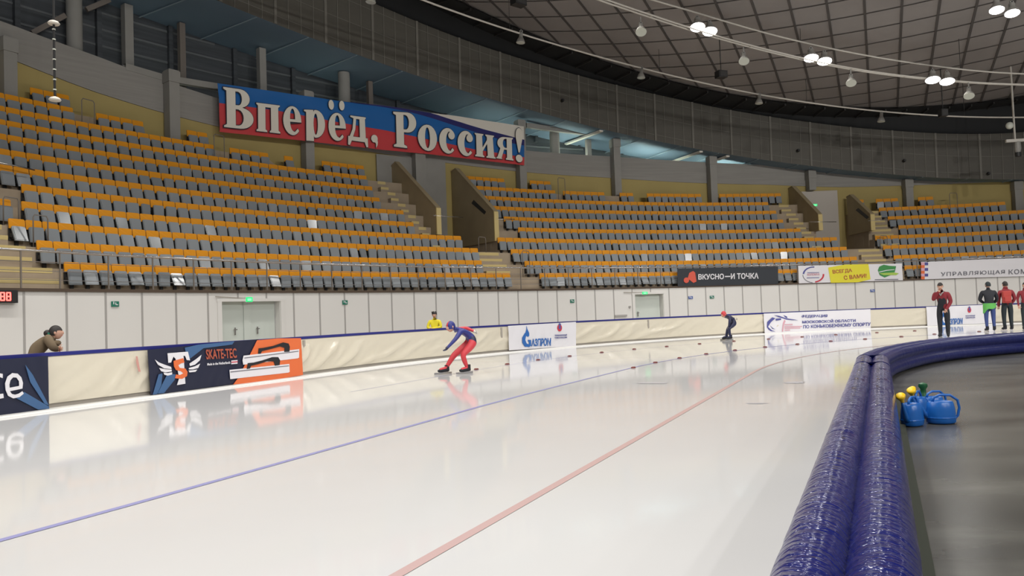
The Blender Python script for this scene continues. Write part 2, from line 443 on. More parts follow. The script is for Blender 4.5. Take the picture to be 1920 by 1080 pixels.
# walkway behind the wall, soffit and outer facade
soff_d = lambda s: band_d(s) + 4.25
SSB = [s for s in SS if s >= 7]
b = MB(); b.grid(lambda s, i: B3(s, (wall_d(s), 33)[i], z_grey(s) - 1.1), SS, [0, 1]); struct(b, 'floor_gallery', 'terrace')
b = MB()
b.grid(lambda s, t: B3(s, band_d(s) + 4.25 * t, z_bb(s) + (.0 if t == 0 else .02)), SSB, [0, .5, 1])
so = struct(b, 'ceiling_soffit', 'soffit')
b = MB()
for k in range(40):
    s = 7.6 + k * 1.13
    b.bar(B3(s, band_d(s) + .05, z_bb(s) - .01), B3(s - .22, soff_d(s), z_bb(s) - .01), .05, .03)
struct(b, 'soffit_joint', 'soffit_seam', so)
b = MB()
b.grid(lambda s, z: B3(s, soff_d(s), z), SSB, frange(7, 18, 1))
fa = struct(b, 'wall_facade', 'facade')
b = MB()
for z in frange(9.8, 15.6, .72):
    ss = [s for s in SSB if z < z_bb(s) - .1]
    if len(ss) > 2: b.grid(lambda s, i: B3(s, soff_d(s) - (.01, .04, .04, .01)[i], z + (0, .02, .1, .12)[i]), ss, [0, 1, 2, 3])
struct(b, 'facade_rail', 'facade_rib', fa)
b = MB()
for k in range(22):
    s = 13.2 + k * 1.25; t, o = frame(STD, s)
    b.box(B3(s, soff_d(s) - .12, 12.5), (.2, .2, 2 * (z_bb(s) - 12.5)), (Vector((t.x, t.y, 0)), Vector((o.x, o.y, 0)), Vector((0, 0, 1))))
struct(b, 'facade_post', 'facade', fa)
# unseen bluish area lights behind the grey wall, added to light the soffit
for s, e in ((16.5, 30), (20, 70), (24.3, 190), (26.3, 330), (28.5, 330), (30.6, 260)):
    l = bpy.data.lights.new('gallery_area_light', 'AREA'); l.energy = e; l.color = (.62, .86, 1); l.shape = 'RECTANGLE'; l.size = 1.8; l.size_y = .5
    o = bpy.data.objects.new('gallery_area_light', l); COL.objects.link(o); o.location = B3(s, wall_d(s) + .9, z_grey(s) - .7)

# hanging band around the hall
b = MB()
b.grid(lambda s, i: B3(s, band_d(s) - (.0, .06)[i], (z_bb(s), z_bt(s))[i]), SSB, [0, 1])
b.grid(lambda s, i: B3(s, band_d(s) + (-.06, .5)[i], z_bt(s)), SSB, [0, 1])
bw = struct(b, 'wall_band', 'band')
b = MB(); ZZ = Vector((0, 0, 1)); seam0 = S_at(525, 26.0)
seams = [seam0 + (k - 9) * 1.128 for k in range(34)]
for s in seams:
    if s < 7.5 or s > 49: continue
    b.bar(B3(s, band_d(s) - .03, z_bb(s)), B3(s, band_d(s) - .09, z_bt(s)), .13, .05, 0)
struct(b, 'band_batten', 'batten', bw)
b = MB()
for s in seams:
    for j in (1, 2, 3):
        t = s + 1.128 * j / 4
        if 7.5 < t < 49: b.bar(B3(t, band_d(t) - .02, z_bb(t)), B3(t, band_d(t) - .08, z_bt(t)), .035, .02, 0)
for fz in (.13, .5, .86):
    b.grid(lambda s, i: B3(s, band_d(s) - .03 - .06 * fz, z_bb(s) + (z_bt(s) - z_bb(s)) * fz + (-.015, .015)[i]), SSB, [0, 1])
struct(b, 'band_joint', 'batten', bw)

# roof lining with its beams
def roof_pt(uu, v, dz=0.):
    p = u_ * uu + n_ * v; return Vector((p.x, p.y, z_roof(p) + dz))
b = MB(); b.grid(lambda a, v: roof_pt(a, v), frange(-22, 72, 2), frange(-42, 34, 2))
rf = struct(b, 'ceiling_roof', 'roof')
b = MB()
for k in range(-27, 22):
    b.grid(lambda a, i: roof_pt(a, k * 1.55 + (-.055, -.055, .055, .055)[i], (-.01, -.05, -.05, -.01)[i]), frange(-22, 72, 2), [0, 1, 2, 3])
for k in range(-12, 41):
    b.grid(lambda v, i: roof_pt(k * 1.75, v, -.03)+ (Vector((u_.x, u_.y, 0)) * (-.04, .04)[i]), frange(-42, 34, 2), [0, 1])
struct(b, 'roof_beam', 'roof_seam', rf)

# flanking walls behind the two stair entrances
def entrance_bay(x0, x1, name, m, ztop_y):
    b = MB(); s0, s1 = S_at(x0, lambda s: wall_d(s) - .12), S_at(x1, lambda s: wall_d(s) - .12)
    b.grid(lambda s, z: B3(s, wall_d(s) - .12, z), frange(s0, s1, .3), [4.6, 7.5, ztop_y])
    return struct(b, name, m)
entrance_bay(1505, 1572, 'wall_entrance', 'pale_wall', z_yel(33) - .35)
entrance_bay(709, 838, 'wall_entrance_shaded', 'column', z_yel(22))  # grey instead of yellow puts the entrance shadow into the wall colour
# dark sheet standing for the unlit open roof edge above the band
b = MB()
b.grid(lambda s, i: (lambda p: Vector((p.x, p.y, z_roof(p) - (.13 if i < 3 else 0) if i < 3 else z_bt(s) - .05)))(plan(STD, s, (23.9, 25, band_d(s) + .1, band_d(s) + .4)[i])), SSB, [0, 1, 2, 3])
ed = struct(b, 'ceiling_edge', 'void')
b = MB()
for k in range(70):
    s = 8 + k * .58; p = plan(STD, s, 24.0); q = plan(STD, s, band_d(s) - .1)
    b.bar(Vector((p.x, p.y, z_roof(p) - .2)), Vector((q.x, q.y, z_roof(q) - .2)), .08, .12)
struct(b, 'edge_purlin', 'dark', ed)

# ================================================================ STAND FURNITURE
def axes(pr, s):
    t, o = frame(pr, s); return (Vector((t.x, t.y, 0)), Vector((o.x, o.y, 0)), Vector((0, 0, 1)))
# concrete columns in front of the back wall
cols = [(13, 72, 'at the edge beyond the top seats'), (321, 133, 'rising from the top seats before the grey wall'), (574, 172, 'whose top shows above the slogan banner'),
        (782, 225, 'behind the slogan banner between the two parapets'), (974, 226, 'at the end of the slogan banner by the exclamation mark'),
        (1152, 250, 'meeting the dark band, next after the slogan banner'), (1333, 288, 'above the dark sponsor sign'), (1519, 316, 'over the green exit sign'),
        (1701, 335, 'past the second stair entrance'), (1906, 339, 'nearest the hanging spotlight')]
for x, y, where in cols:
    dd = lambda s: wall_d(s) - .32
    s, zt = on_plan(STD, x, y, dd); d = dd(s)
    z0 = row_floor(max(1, min(12, int((d - D1) / RP) + 1))) - .4
    if any(a < s < c for a, c in OPENINGS): z0 = row_floor(4) + .1
    zt = min(zt, z_bb(s) - .02)
    if x == 1519: z0 = on_plan(STD, 1519, 357, dd)[1]
    e = empty('concrete_column', B3(s, d, z0), 'square concrete column ' + where, 'column', 'columns along the back of the stand')
    O = B3(s, d, z0); b = MB(); wd = .46 if x != 782 else .62
    b.box(B3(s, d, (z0 + zt) / 2), (wd, .5, zt - z0), axes(STD, s)); b.build('shaft', 'column', e, O)
    b = MB(); b.box(B3(s, d, zt - .3), (wd + .06, .58, .5), axes(STD, s)); b.build('head', 'column', e, O)
# beams between the column heads
def beam(x0, y0, x1, y1, label):
    dd = lambda s: wall_d(s) + .12
    s0, z0 = on_plan(STD, x0, y0, dd); s1, z1 = on_plan(STD, x1, y1, dd)
    b = MB(); b.grid(lambda s, i: B3(s, wall_d(s) + (-.05, .2, .2, -.05, -.05)[i], z0 + (z1 - z0) * (s - s0) / (s1 - s0) + (0, 0, -.28, -.28, 0)[i]), frange(s0, s1, .4), [0, 1, 2, 3, 4])
    o = b.build('concrete_beam', 'column', None, B3(s0, 28, z0)); tag(o, label, 'beam', 'beams between the column heads')
beam(232, 120, 318, 145, 'concrete beam running from the grey wall to the column left of the slogan banner')
beam(333, 146, 570, 182, 'concrete beam partly hidden by the start of the slogan banner')
beam(985, 231, 1143, 250, 'pale concrete beam between the slogan banner and the next column')
# posts of the gallery behind the wall
def round_post(x, r, label):
    dd = lambda s: wall_d(s) + .75
    s = S_at(x, dd); d = dd(s); z0 = z_grey(s) - 1.1; zt = z_bb(s) - .02
    b = MB(); b.lathe([(r, 0), (r, zt - z0 - .35), (r * 1.0, zt - z0 - .3), (r * .98, zt - z0)], 20)
    o = b.build('round_column', 'column', None, (0, 0, 0), smooth=False); smooth_by_angle(o); o.location = B3(s, d, z0)
    tag(o, label, 'column', 'round columns of the gallery')
round_post(145, .30, 'thick round column behind the grey wall over the top corner seats')
round_post(652, .31, 'round column standing behind the blue stripe of the slogan banner')
round_post(1045, .31, 'round column behind the grey wall just past the slogan banner')
def square_post(x, w_, label, m='column', off=.85):
    dd = lambda s: wall_d(s) + off
    s = S_at(x, dd); d = dd(s); z0 = z_grey(s) - 1.1; zt = z_bb(s) - .02
    b = MB(); b.box(B3(s, d, (z0 + zt) / 2), (w_, w_, zt - z0), axes(STD, s)); o = b.build('gallery_post', m, None, B3(s, d, z0))
    tag(o, label, 'post', 'square posts of the gallery')
square_post(245, .36, 'pale square post of the dark gallery beside the thick round column')
square_post(497, .34, 'pale square post of the gallery above the first letters of the slogan')
square_post(347, .26, 'slim dark post of the gallery above the column before the banner', 'galv')
square_post(700, .26, 'slim dark post of the gallery past the round column at the banner', 'galv')
square_post(1108, .3, 'short pale post in the bluish gap before the column meeting the band')
def brace(x0, y0, x1, y1, label):
    dd = lambda s: wall_d(s) + .75
    s0, z0 = on_plan(STD, x0, y0, dd); s1, z1 = on_plan(STD, x1, y1, dd)
    b = MB(); b.bar(B3(s0, dd(s0), z0), B3(s1, dd(s1), z1), .16, .2); o = b.build('gallery_brace', 'galv', None, B3(s0, dd(s0), z0)); tag(o, label, 'brace', 'diagonal braces of the gallery')
brace(60, 62, 122, 29, 'diagonal steel brace rising to the thick round column')
brace(162, 18, 205, 0, 'diagonal steel brace from the thick round column up to the soffit')
for x, lb in ((1136, 'bright slanting strip under the soffit by the column meeting the band'), (1322, 'bright slanting strip under the soffit above the dark sponsor sign'), (1372, 'short bright strip under the soffit right of the column above the sponsor sign')):
    s = S_at(x, band_d); b = MB(); b.bar(B3(s, band_d(s) + .15, z_bb(s) - .07), B3(s - .22, soff_d(s) - .4, z_bb(s) - .07), .26, .1)  # lit soffit beams, their brightness put into the white colour
    tag(b.build('soffit_strip', 'flag_white', None, B3(s, band_d(s), z_bb(s))), lb, 'strip', 'bright strips under the soffit')

# parapets of the two stair entrances
def parapet(pts_px, where):
    """pts: inner end top/bottom, shoulder top, outer top as (x, y, row)"""
    (xi, yi, ki), (xs, ys, ks), (xo, yo, ko), ybot = pts_px
    di, do_ = row_d(ki) - .45, row_d(ko) + .5
    s, zi = on_plan(STD, xi, yi, di)
    zs = on_plan(STD, xs, ys, row_d(ks))[1]; zo = on_plan(STD, xo, yo, do_)[1]
    zb = on_plan(STD, xi, ybot, di)[1]
    th = .2; t, o = frame(STD, s); T = Vector((t.x, t.y, 0)); c = B3(s, 0, 0)
    prof = [(di, zb), (di, zi), (row_d(ks), zs), (do_, zo), (do_, zb)]
    e = empty('stair_parapet', B3(s, di, zb), 'olive brown sloping parapet wall ' + where, 'parapet', 'parapets of the stair entrances')
    O = B3(s, di, zb); b = MB()
    def P(d, z, side): return B3(s, d, z) + T * side * th / 2
    L = [P(d, z, -1) for d, z in prof]; Rr = [P(d, z, 1) for d, z in prof]
    b.add(L + Rr, [(0, 1, 2, 3, 4), (9, 8, 7, 6, 5)] + [(i, i + 5, (i + 1) % 5 + 5, (i + 1) % 5) for i in range(5)])
    b.build('wall', 'olive', e, O)
    b = MB()
    for i in (1, 2): 
        A, C = prof[i], prof[i + 1]; b.bar(B3(s, A[0], A[1] + .03), B3(s, C[0], C[1] + .03), th + .06, .05)
    b.build('coping', 'olive', e, O)
    b = MB(); b.box(B3(s, di - .03, (zb + zi) / 2), (th + .06, .08, zi - zb), axes(STD, s)); b.build('end_post', 'yellow_nose', e, O)
    return s, di, zb, zi
PA = parapet(((821, 390, 5), (728, 303, 10), (702, 311, 10), 440), 'between the long seat block and the first entrance')
PB = parapet(((929, 397, 5), (846, 316, 10), (815, 320, 10), 452), 'with a dark slot, far side of the first entrance')
PC = parapet(((1537, 402, 5), (1494, 350, 9), (1479, 354, 9), 432), 'near side of the entrance with the green exit sign')
PD = parapet(((1635, 402, 5), (1598, 366, 8), (1575, 371, 8), 432), 'far side of the entrance with the green exit sign')
# dark slots on two parapets
def slot(pts, s, label):
    b = MB(); d = [on_plan(STD, x, y, 0) for x, y in ()]
    v = []
    T = frame(STD, s)[0]; o = frame(STD, s)[1]
    n = Vector((T.x, T.y, 0)); c = B3(s, 24, 0) - n * .115
    for x, y in pts:
        r = ray(x, y); k = (c - Vector((0, 0, HC))).dot(n) / r.dot(n); v.append(Vector((0, 0, HC)) + r * k)
    b.add(v + [p + n * .02 for p in v], [(0, 1, 2, 3), (7, 6, 5, 4), (0, 4, 5, 1), (1, 5, 6, 2), (2, 6, 7, 3), (3, 7, 4, 0)])
    oo = b.build('ventilation_slot', 'black', None, v[0]); tag(oo, label, 'vent', 'slots in the parapets')
slot([(888, 375), (911, 397), (908, 402), (884, 381)], PB[0], 'dark slanting slot in the first entrance parapet')
slot([(1609, 390), (1629, 407), (1625, 411), (1604, 394)], PD[0], 'dark slanting slot in the second entrance parapet')

# stairs: half steps with yellow edges in the aisles
def stairs(s0, s1, k0, k1, label, skew=0.):
    e = empty('stair_flight', B3((s0 + s1) / 2, row_d(k0) - .6, row_floor(k0)), label, 'stairs', 'stairs between the seat blocks')
    O = e.location.copy()
    for k in range(k0, k1):
        zf, zn = row_floor(k), row_floor(k + 1); dn = row_d(k + 1) - .58; a, c = s0 + skew * (k - k0), s1 + skew * (k - k0)
        b = MB()
        def box(d0, d1, z0, z1, m, g=0):
            b.grid(lambda s, i: B3(s, (d0 - g, d0 - g, d1, d1)[i], (z0, z1, z1, z0)[i]), frange(a, c, .25), [0, 1, 2, 3], m)
            for s in (a, c):
                vs = [B3(s, d0 - g, z0), B3(s, d0 - g, z1), B3(s, d1, z1), B3(s, d1, z0)]; b.add(vs, [(0, 1, 2, 3)], m)
        box(dn - .30, dn + .01, zf - .02, zf + .32, 0)
        box(dn - .305, dn - .22, zf + .20, zf + .326, 1)
        box(dn - .008, dn + .08, zn - .14, zn + .006, 1)
        b.build('step', ['terrace', 'yellow_nose'], e, O)
S_L = 12.95                       # stand coordinate of the first seat of the long block
stairs(10.4, 12.86, 1, 5, 'tan stairs with yellow edges before the first seats of the long block', -.16)
stairs(21.95, 22.62, 2, 4, 'low tan steps with yellow edges below the first entrance parapets')
stairs(20.95, PA[0] - .1, 4, 10, 'tan stairs climbing along the first parapet beside the long block', -.07)
stairs(33.35, 33.95, 1, 4, 'low tan steps with yellow edges below the entrance with the green exit sign')
stairs(32.1, PC[0] - .1, 4, 9, 'tan stairs climbing along the parapet near the green exit sign', -.05)
stairs(PD[0] + .1, 34.62, 4, 8, 'short tan stairs on the far side of the entrance with the green exit sign')

# ---------------------------------------------------------------- seats
def rr_poly(w_, z0, z1, r, wt=None):
    wt = wt or w_
    p = [(-w_ / 2, z0), (w_ / 2, z0), (wt / 2, z1 - r), (wt / 2 - r * .3, z1 - r * .3), (wt / 2 - r, z1), (-wt / 2 + r, z1), (-wt / 2 + r * .3, z1 - r * .3), (-wt / 2, z1 - r)]
    return p
def slab(b, poly, y_of, th, m):
    n = len(poly); F = [Vector((x, y_of(x, z) + th, z)) for x, z in poly]; Bk = [Vector((x, y_of(x, z), z)) for x, z in poly]
    b.add(F + Bk, [tuple(range(n))[::-1], tuple(range(n, 2 * n))] + [(i, (i + 1) % n, (i + 1) % n + n, i + n) for i in range(n)], m)
def seat_meshes():
    A = MB(); slab(A, rr_poly(.445, .57, .86, .04, .455), lambda x, z: -.02 - (z - .4) * .10 + .5 * x * x, .035, 0)
    C = MB(); slab(C, rr_poly(.385, -.24, .22, .05, .41), lambda x, z: -.02 - z * .05, .05, 0)
    slab(C, rr_poly(.33, -.21, .19, .05, .35), lambda x, z: .03 - z * .05, .012, 0)
    D = MB(); D.box((0, -.03, .24), (.10, .05, .48)); D.box((0, -.035, .40), (.44, .03, .36)); D.box((0, .06, .28), (.34, .1, .05)); D.box((-.19, .05, .36), (.03, .12, .12)); D.box((.19, .05, .36), (.03, .12, .12))  # wide black plate stands for the shaded gaps between seat panels
    return A, C, D
sA, sC, sD = seat_meshes()
SEAT_HINGE = Vector((0, .13, .42))
PITCH = .48
def seat_spots():
    out = []
    def run(block, k, x0, x1):
        d = row_d(k); a = S_at(x0, d) if isinstance(x0, (int, float)) else x0[0]; c = S_at(x1, d) if isinstance(x1, (int, float)) else x1[0]
        ds = PITCH / ((STD[1] + d) / STD[1]) 
        s = a; i = 0
        while True:
            st = PITCH if s < STD[0] else ds
            if s + st * .9 > c: break
            out.append((block, k, i, s + st / 2)); s += st; i += 1
    L = 'L'; Rt = {1: 953, 2: 914, 3: 894, 4: 866, 5: 786, 6: 762, 7: 727, 8: 710, 9: 688}
    Lf = {1: 118, 2: 67, 3: 15, 4: -22, 5: 40, 6: -5, 7: -40, 8: -45, 9: -45}
    for k in range(1, 10): run(L, k, Lf[k], Rt[k])
    for x0, x1 in ((-45, 415), (433, 508), (535, 556), (589, 693)): run(L, 10, x0, x1)
    for x0, x1 in ((-45, 160), (183, 288), (333, 392)): run(L, 11, x0, x1)
    run(L, 12, 33, 133)
    Ml = {1: 1007, 2: 980, 3: 955, 4: 931, 5: 970, 6: 944, 7: 924, 8: 902, 9: 881}
    Mr = {1: 1640, 2: 1615, 3: 1595, 4: 1566, 5: 1502, 6: 1473, 7: 1457, 8: 1447}
    for k in range(1, 9): run('M', k, Ml[k], Mr[k])
    for x0, x1 in ((881, 1053), (1057, 1138), (1163, 1190), (1214, 1318), (1337, 1472)): run('M', 9, x0, x1)
    for x0, x1 in ((866, 958), (982, 1040)): run('M', 10, x0, x1)
    Rl = {1: 1690, 2: 1671, 3: 1652, 4: 1638, 5: 1683, 6: 1664, 7: 1648}
    for k in range(1, 7): run('R', k, Rl[k], 1990)
    run('R', 7, 1648, 1890); run('R', 7, 1914, 1990)
    run('R', 8, 1643, 1691); run('R', 8, 1708, 1750); run('R', 8, 1607, 1621)
    return out
spots = seat_spots()
seen = {}
full = []
for blk, k, i, s in spots:
    seen[(blk, k)] = seen.get((blk, k), 0) + 1
    full.append((blk, k, seen[(blk, k)], s))
COLS_S = [S_at(c[0], lambda s: wall_d(s) - .32) for c in cols]
full = [t for t in full if not any(abs(t[3] - cs) * (1 + row_d(t[1]) / STD[1]) < .52 and row_d(t[1]) > wall_d(cs) - .95 for cs in COLS_S)]
full.sort(key=lambda t: (B3(t[3], row_d(t[1]), row_top(t[1])) - Vector((0, 0, HC))).length)
def in_frame(s, k):
    p = B3(s, row_d(k), row_top(k) - .3) - Vector((0, 0, HC)); x = 960 + FPX * p.dot(_Rt) / p.dot(_F); return -12 < x < 1932
shown = [t for t in full if in_frame(t[3], t[1])]
rest = [t for t in full if not in_frame(t[3], t[1])]
singles, rest = shown[:298], shown[298:] + rest
me_back = sA.build('backrest', 'orange').data; me_fold = sC.build('folded_seat', 'grey_seat').data; me_brk = sD.build('bracket', 'black').data
for o in list(COL.objects):
    if o.data in (me_back, me_fold, me_brk): bpy.data.objects.remove(o)
rnd = random.Random(11)
def seat_pose(k, s):
    t, o = frame(STD, s); d = row_d(k)
    return B3(s, d, row_floor(k) + .0), math.atan2(-o.y, -o.x) - math.pi / 2
def fold_rot():
    return rnd.gauss(.15, .09), rnd.gauss(0, .10)
BLK = {'L': 'in the long block by the yellow-edged stairs', 'M': 'in the block over the dark sponsor sign', 'R': 'in the block past the green exit sign'}
def seat_label(blk, k, n):
    return 'orange-backed grey flip seat, %s row up, %s from the stairs, %s' % (ordinal(k), ordinal(n), {'L': 'block under the banner', 'M': 'block over the dark sign', 'R': 'block past the exit sign'}[blk])
for blk, k, n, s in singles:
    loc, rz = seat_pose(k, s)
    e = empty('stadium_seat', loc, seat_label(blk, k, n), 'seat', 'flip seats of the grandstand', rz)
    for nm, me in (('backrest', me_back), ('folded_seat', me_fold), ('bracket', me_brk)):
        o = bpy.data.objects.new(nm, me); COL.objects.link(o); o.parent = e
        if nm == 'folded_seat': 
            o.location = SEAT_HINGE; rx, ry = fold_rot(); o.rotation_euler = (rx, 0, ry)
b = MB()
for blk, k, n, s in rest:
    loc, rz = seat_pose(k, s); Mw = Matrix.Translation(loc) @ Matrix.Rotation(rz, 4, 'Z')
    rx, ry = fold_rot(); Mf = Mw @ Matrix.Translation(SEAT_HINGE) @ Euler((rx, 0, ry)).to_matrix().to_4x4()
    for src, mm, m in ((sA, Mw, 0), (sC, Mf, 1), (sD, Mw, 2)):
        b.add([mm @ v for v in src.v], src.f, m)
o = b.build('distant_stadium_seats', ['orange', 'grey_seat', 'black']); o['kind'] = 'stuff'
tag(o, 'farther rows of orange and grey flip seats filling the rest of the stand', 'seats', 'flip seats of the grandstand')
print('SEATS', len(full), len(singles), len(rest))

# ---------------------------------------------------------------- front rail of the stand
rail_z = Z_WALL + 1.1; S0R, S1R = 8.0, 48.0
e = empty('front_railing', B3(S0R, D_WALL - .02, Z_WALL), 'long steel railing with thin wires along the front of the stand', 'railing'); O = e.location.copy()
ss = frange(S0R, S1R, .3)
b = MB(); b.tube([B3(s, D_WALL - .02, rail_z) for s in ss], .036, 8); b.build('handrail', 'metal', e, O, smooth=True)
for dz in (.3, .55, .8):
    b = MB(); b.tube([B3(s, D_WALL - .02, Z_WALL + dz) for s in ss], .010, 5); b.build('wire', 'metal', e, O)
post0 = S_at(110, D_WALL)
for k in range(-6, 52):
    s = post0 + k * (.86 if k < 0 else .70)
    if not S0R < s < S1R: continue
    b = MB(); b.box(B3(s, D_WALL - .02, Z_WALL + .55), (.035, .035, 1.1), axes(STD, s)); b.build('post', 'galv', e, O)

# short steel rails and hoops
def rail_px(pts, d, label, r=.022, legs=True, name='handrail', m='metal', grp='short rails of the stand'):
    P = []
    for x, y in pts:
        s, z = on_plan(STD, x, y, d); P.append(B3(s, d, z))
    b = MB(); b.tube(P, r, 6)
    e = b.build(name, m, None, P[0], smooth=True); tag(e, label, 'rail', grp)
rail_px([(813, 404), (840, 406), (868, 408)], row_d(5) - .5, 'thin steel bar across the first stair entrance')
rail_px([(929, 411), (965, 411)], row_d(5) - .5, 'thin steel bar at the far parapet of the first entrance')
rail_px([(1518, 416), (1568, 416)], row_d(5) - .5, 'thin steel bar in front of the pale entrance wall')
rail_px([(1628, 414), (1682, 412)], row_d(5) - .5, 'thin steel bar at the far parapet past the exit sign')
rail_px([(-10, 303), (30, 311), (65, 319)], row_d(6) - .4, 'steel handrail sloping over the first seats of the sixth row')
for i, (x, y, k, h, where) in enumerate([(6, 368, 4, .75, 'at the first seats of the fourth row'), (62, 402, 3, .75, 'at the first seats of the third row'), (153, 184, 11, .95, 'against the yellow wall at the top corner'),
        (401, 251, 10, .8, 'under the first letter of the slogan'), (1046, 333, 9, .8, 'below the grey wall past the slogan banner'), (979, 470, 2, .7, 'at the first seats of the second row past the stairs'),
        (897, 444, 4, .7, 'above the low steps of the first entrance'), (1650, 442, 4, .7, 'at the first seats past the second entrance'), (1780, 362, 7, .7, 'against the yellow wall past the last column')]):
    d = row_d(k) - .35
    s, z = on_plan(STD, x, y, d); w_ = .36
    b = MB(); zf = min(row_floor(k), z - .3)
    b.tube([B3(s, d, zf), B3(s, d, z - .08), B3(s + .02, d, z), B3(s + w_ * .5, d, z - .02), B3(s + w_ * .55, d, z - .1), B3(s + w_ * .55, d, zf)], .02, 6)
    o = b.build('hoop_handrail', 'galv', None, B3(s, d, zf), smooth=True); tag(o, 'dark bent hoop handrail ' + where, 'handrail', 'hoop handrails of the aisles')

# ================================================================ PRINTS (flat shapes laid on a surface)
def curve_mesh(contours, off=0., ext=0.):
    cu = bpy.data.curves.new('tmp', 'CURVE'); cu.dimensions = '2D'; cu.fill_mode = 'BOTH'; cu.offset = off
    for c in contours:
        sp = cu.splines.new('POLY'); sp.points.add(len(c) - 1); sp.use_cyclic_u = True
        for p, (x, y) in zip(sp.points, c): p.co = (x, y, 0, 1)
    return eval_mesh(cu)
def text_mesh(txt, bold=0., shear=0., space=1.):
    cu = bpy.data.curves.new('tmp', 'FONT'); cu.body = txt; cu.offset = bold; cu.shear = shear; cu.space_character = space; cu.resolution_u = 3
    return eval_mesh(cu)
def eval_mesh(cu):
    o = bpy.data.objects.new('tmp', cu); COL.objects.link(o)
    dg = bpy.context.evaluated_depsgraph_get(); me = bpy.data.meshes.new_from_object(o.evaluated_get(dg), depsgraph=dg)
    V = [(v.co.x, v.co.y) for v in me.vertices]; Fc = [tuple(p.vertices) for p in me.polygons]
    bpy.data.objects.remove(o); bpy.data.curves.remove(cu) ; bpy.data.meshes.remove(me)
    return V, Fc
def bbox(V): return min(v[0] for v in V), max(v[0] for v in V), min(v[1] for v in V), max(v[1] for v in V)
def quad_map(q):
    """unit square -> photo points, q = TL, TR, BL, BR"""
    TL, TR, BL, BR = [Vector(p) for p in q]
    return lambda a, c: (BL * (1 - a) + BR * a) * (1 - c) + (TL * (1 - a) + TR * a) * c
class Surf:
    """an upright surface of the hall: plan curve + offset"""
    def __init__(s, pr, d): s.pr, s.d = pr, d
    def p(s, x, y, lift=0.):
        df = s.d if callable(s.d) else (lambda _: s.d)
        ss, z = on_plan(s.pr, x, y, df); pt = plan(s.pr, ss, df(ss) - lift)
        return Vector((pt.x, pt.y, z))
def decal(name, m, parent, surf, VF, pxmap, lift, th=.006):
    V, Fc = VF; b = MB(); F = [surf.p(*pxmap(*v), lift) for v in V]; n = len(F)
    b.add(F, Fc)
    # rim, so that the print has a thickness
    ed = {}
    for f in Fc:
        for i in range(len(f)):
            k = (f[i], f[(i + 1) % len(f)]); ed[k] = ed.get(k, 0) + 1
    Bk = [surf.p(*pxmap(*v), lift - th) for v in V]
    o = len(b.v); b.v += Bk
    for (i, j) in ed:
        if (j, i) not in ed: b.f.append((j, i, o + i, o + j)); b.m.append(0)
    return b.build(name, m, parent, parent.location if parent else (0, 0, 0))
ident = lambda a, c: (a, c)
def poly_px(name, m, parent, surf, contours, lift=.01): return decal(name, m, parent, surf, curve_mesh(contours), ident, lift)
def text_px(txt, m, parent, surf, q, lift=.012, bold=0., shear=0., name='lettering', space=1.):
    V, Fc = text_mesh(txt, bold, shear, space); x0, x1, y0, y1 = bbox(V); qm = quad_map(q)
    return decal(name, m, parent, surf, ([((x - x0) / (x1 - x0), (y - y0) / (y1 - y0)) for x, y in V], Fc), lambda a, c: tuple(qm(a, c)), lift)
def arc(cx, cy, rx, ry, a0, a1, n=14):
    return [(cx + rx * math.cos(R(a0 + (a1 - a0) * i / n)), cy + ry * math.sin(R(a0 + (a1 - a0) * i / n))) for i in range(n + 1)]
def cloth(name, m, parent, surf, top, bot, lift=0., th=.012, wave=.012, nu=40, nv=6, seed=0):
    """a hanging sheet between two photo polylines (top, bottom)"""
    def at(pl, t):
        x = pl[0][0] + (pl[-1][0] - pl[0][0]) * t
        for (xa, ya), (xb, yb) in zip(pl, pl[1:]):
            if x <= xb + 1e-6: return x, ya + (yb - ya) * (x - xa) / (xb - xa)
        return pl[-1]
    def P(t, v, lf):
        xa, ya = at(top, t); xb, yb = at(bot, t)
        w_ = wave * noise.noise(Vector((t * 14 + seed, v * 2.2, seed)))
        return surf.p(xb + (xa - xb) * v, yb + (ya - yb) * v, lf + w_)
    us, vs = frange(0, 1, 1 / nu), frange(0, 1, 1 / nv)
    b = MB(); b.grid(lambda t, v: P(t, v, lift), us, vs)
    n0 = len(b.v); b.grid(lambda t, v: P(t, v, lift - th), us, vs, flip=True)
    nv1 = len(vs); nu1 = len(us); idx = lambda i, j: i * nv1 + j
    loop = [idx(i, 0) for i in range(nu1)] + [idx(nu1 - 1, j) for j in range(1, nv1)] + [idx(i, nv1 - 1) for i in range(nu1 - 2, -1, -1)] + [idx(0, j) for j in range(nv1 - 2, 0, -1)]
    for a, c in zip(loop, loop[1:] + loop[:1]): b.f.append((a, c, n0 + c, n0 + a)[::-1]); b.m.append(0)
    o = b.build(name, m, parent, parent.location if parent else (0, 0, 0), smooth=False); smooth_by_angle(o, 50)
    return o

# ================================================================ BARRIER OF THE TRACK
S0F, S1F = -8.0, 50.0
e = empty('rink_barrier', I3(S0F, D_F, 0), 'long padded track barrier with cream tarpaulin cover and blue top edge', 'barrier'); O = e.location.copy()
ssf = frange(S0F, 36, .05)
def fold(s, z):
    k = max(.25, .6 + 1.1 * noise.noise(Vector((s * .38, 9.1, z * .8))))
    w1 = math.sin(2 * math.pi * (1.15 * s - 1.9 * z + .75 * noise.noise(Vector((s * .9, z * 1.4, 2.2)))))
    w2 = math.sin(2 * math.pi * (2.7 * s - 3.1 * z + .9 * noise.noise(Vector((s * 1.1, z * 1.2, 6.2)))))
    a = (.5 + .5 * w1) ** 2.5; c = (.5 + .5 * w2) ** 2
    return .013 + (.085 * a + .03 * c) * min(1., k) * math.sin(math.pi * min(1, max(0, (z - .10) / .66))) ** .6
b = MB(); b.grid(lambda s, z: I3(s, D_F - .03 - fold(s, z), z), ssf, frange(.10, .86, .04)); b.build('cover', 'tarp', e, O, smooth=True)
ssc = frange(S0F, S1F, .35)
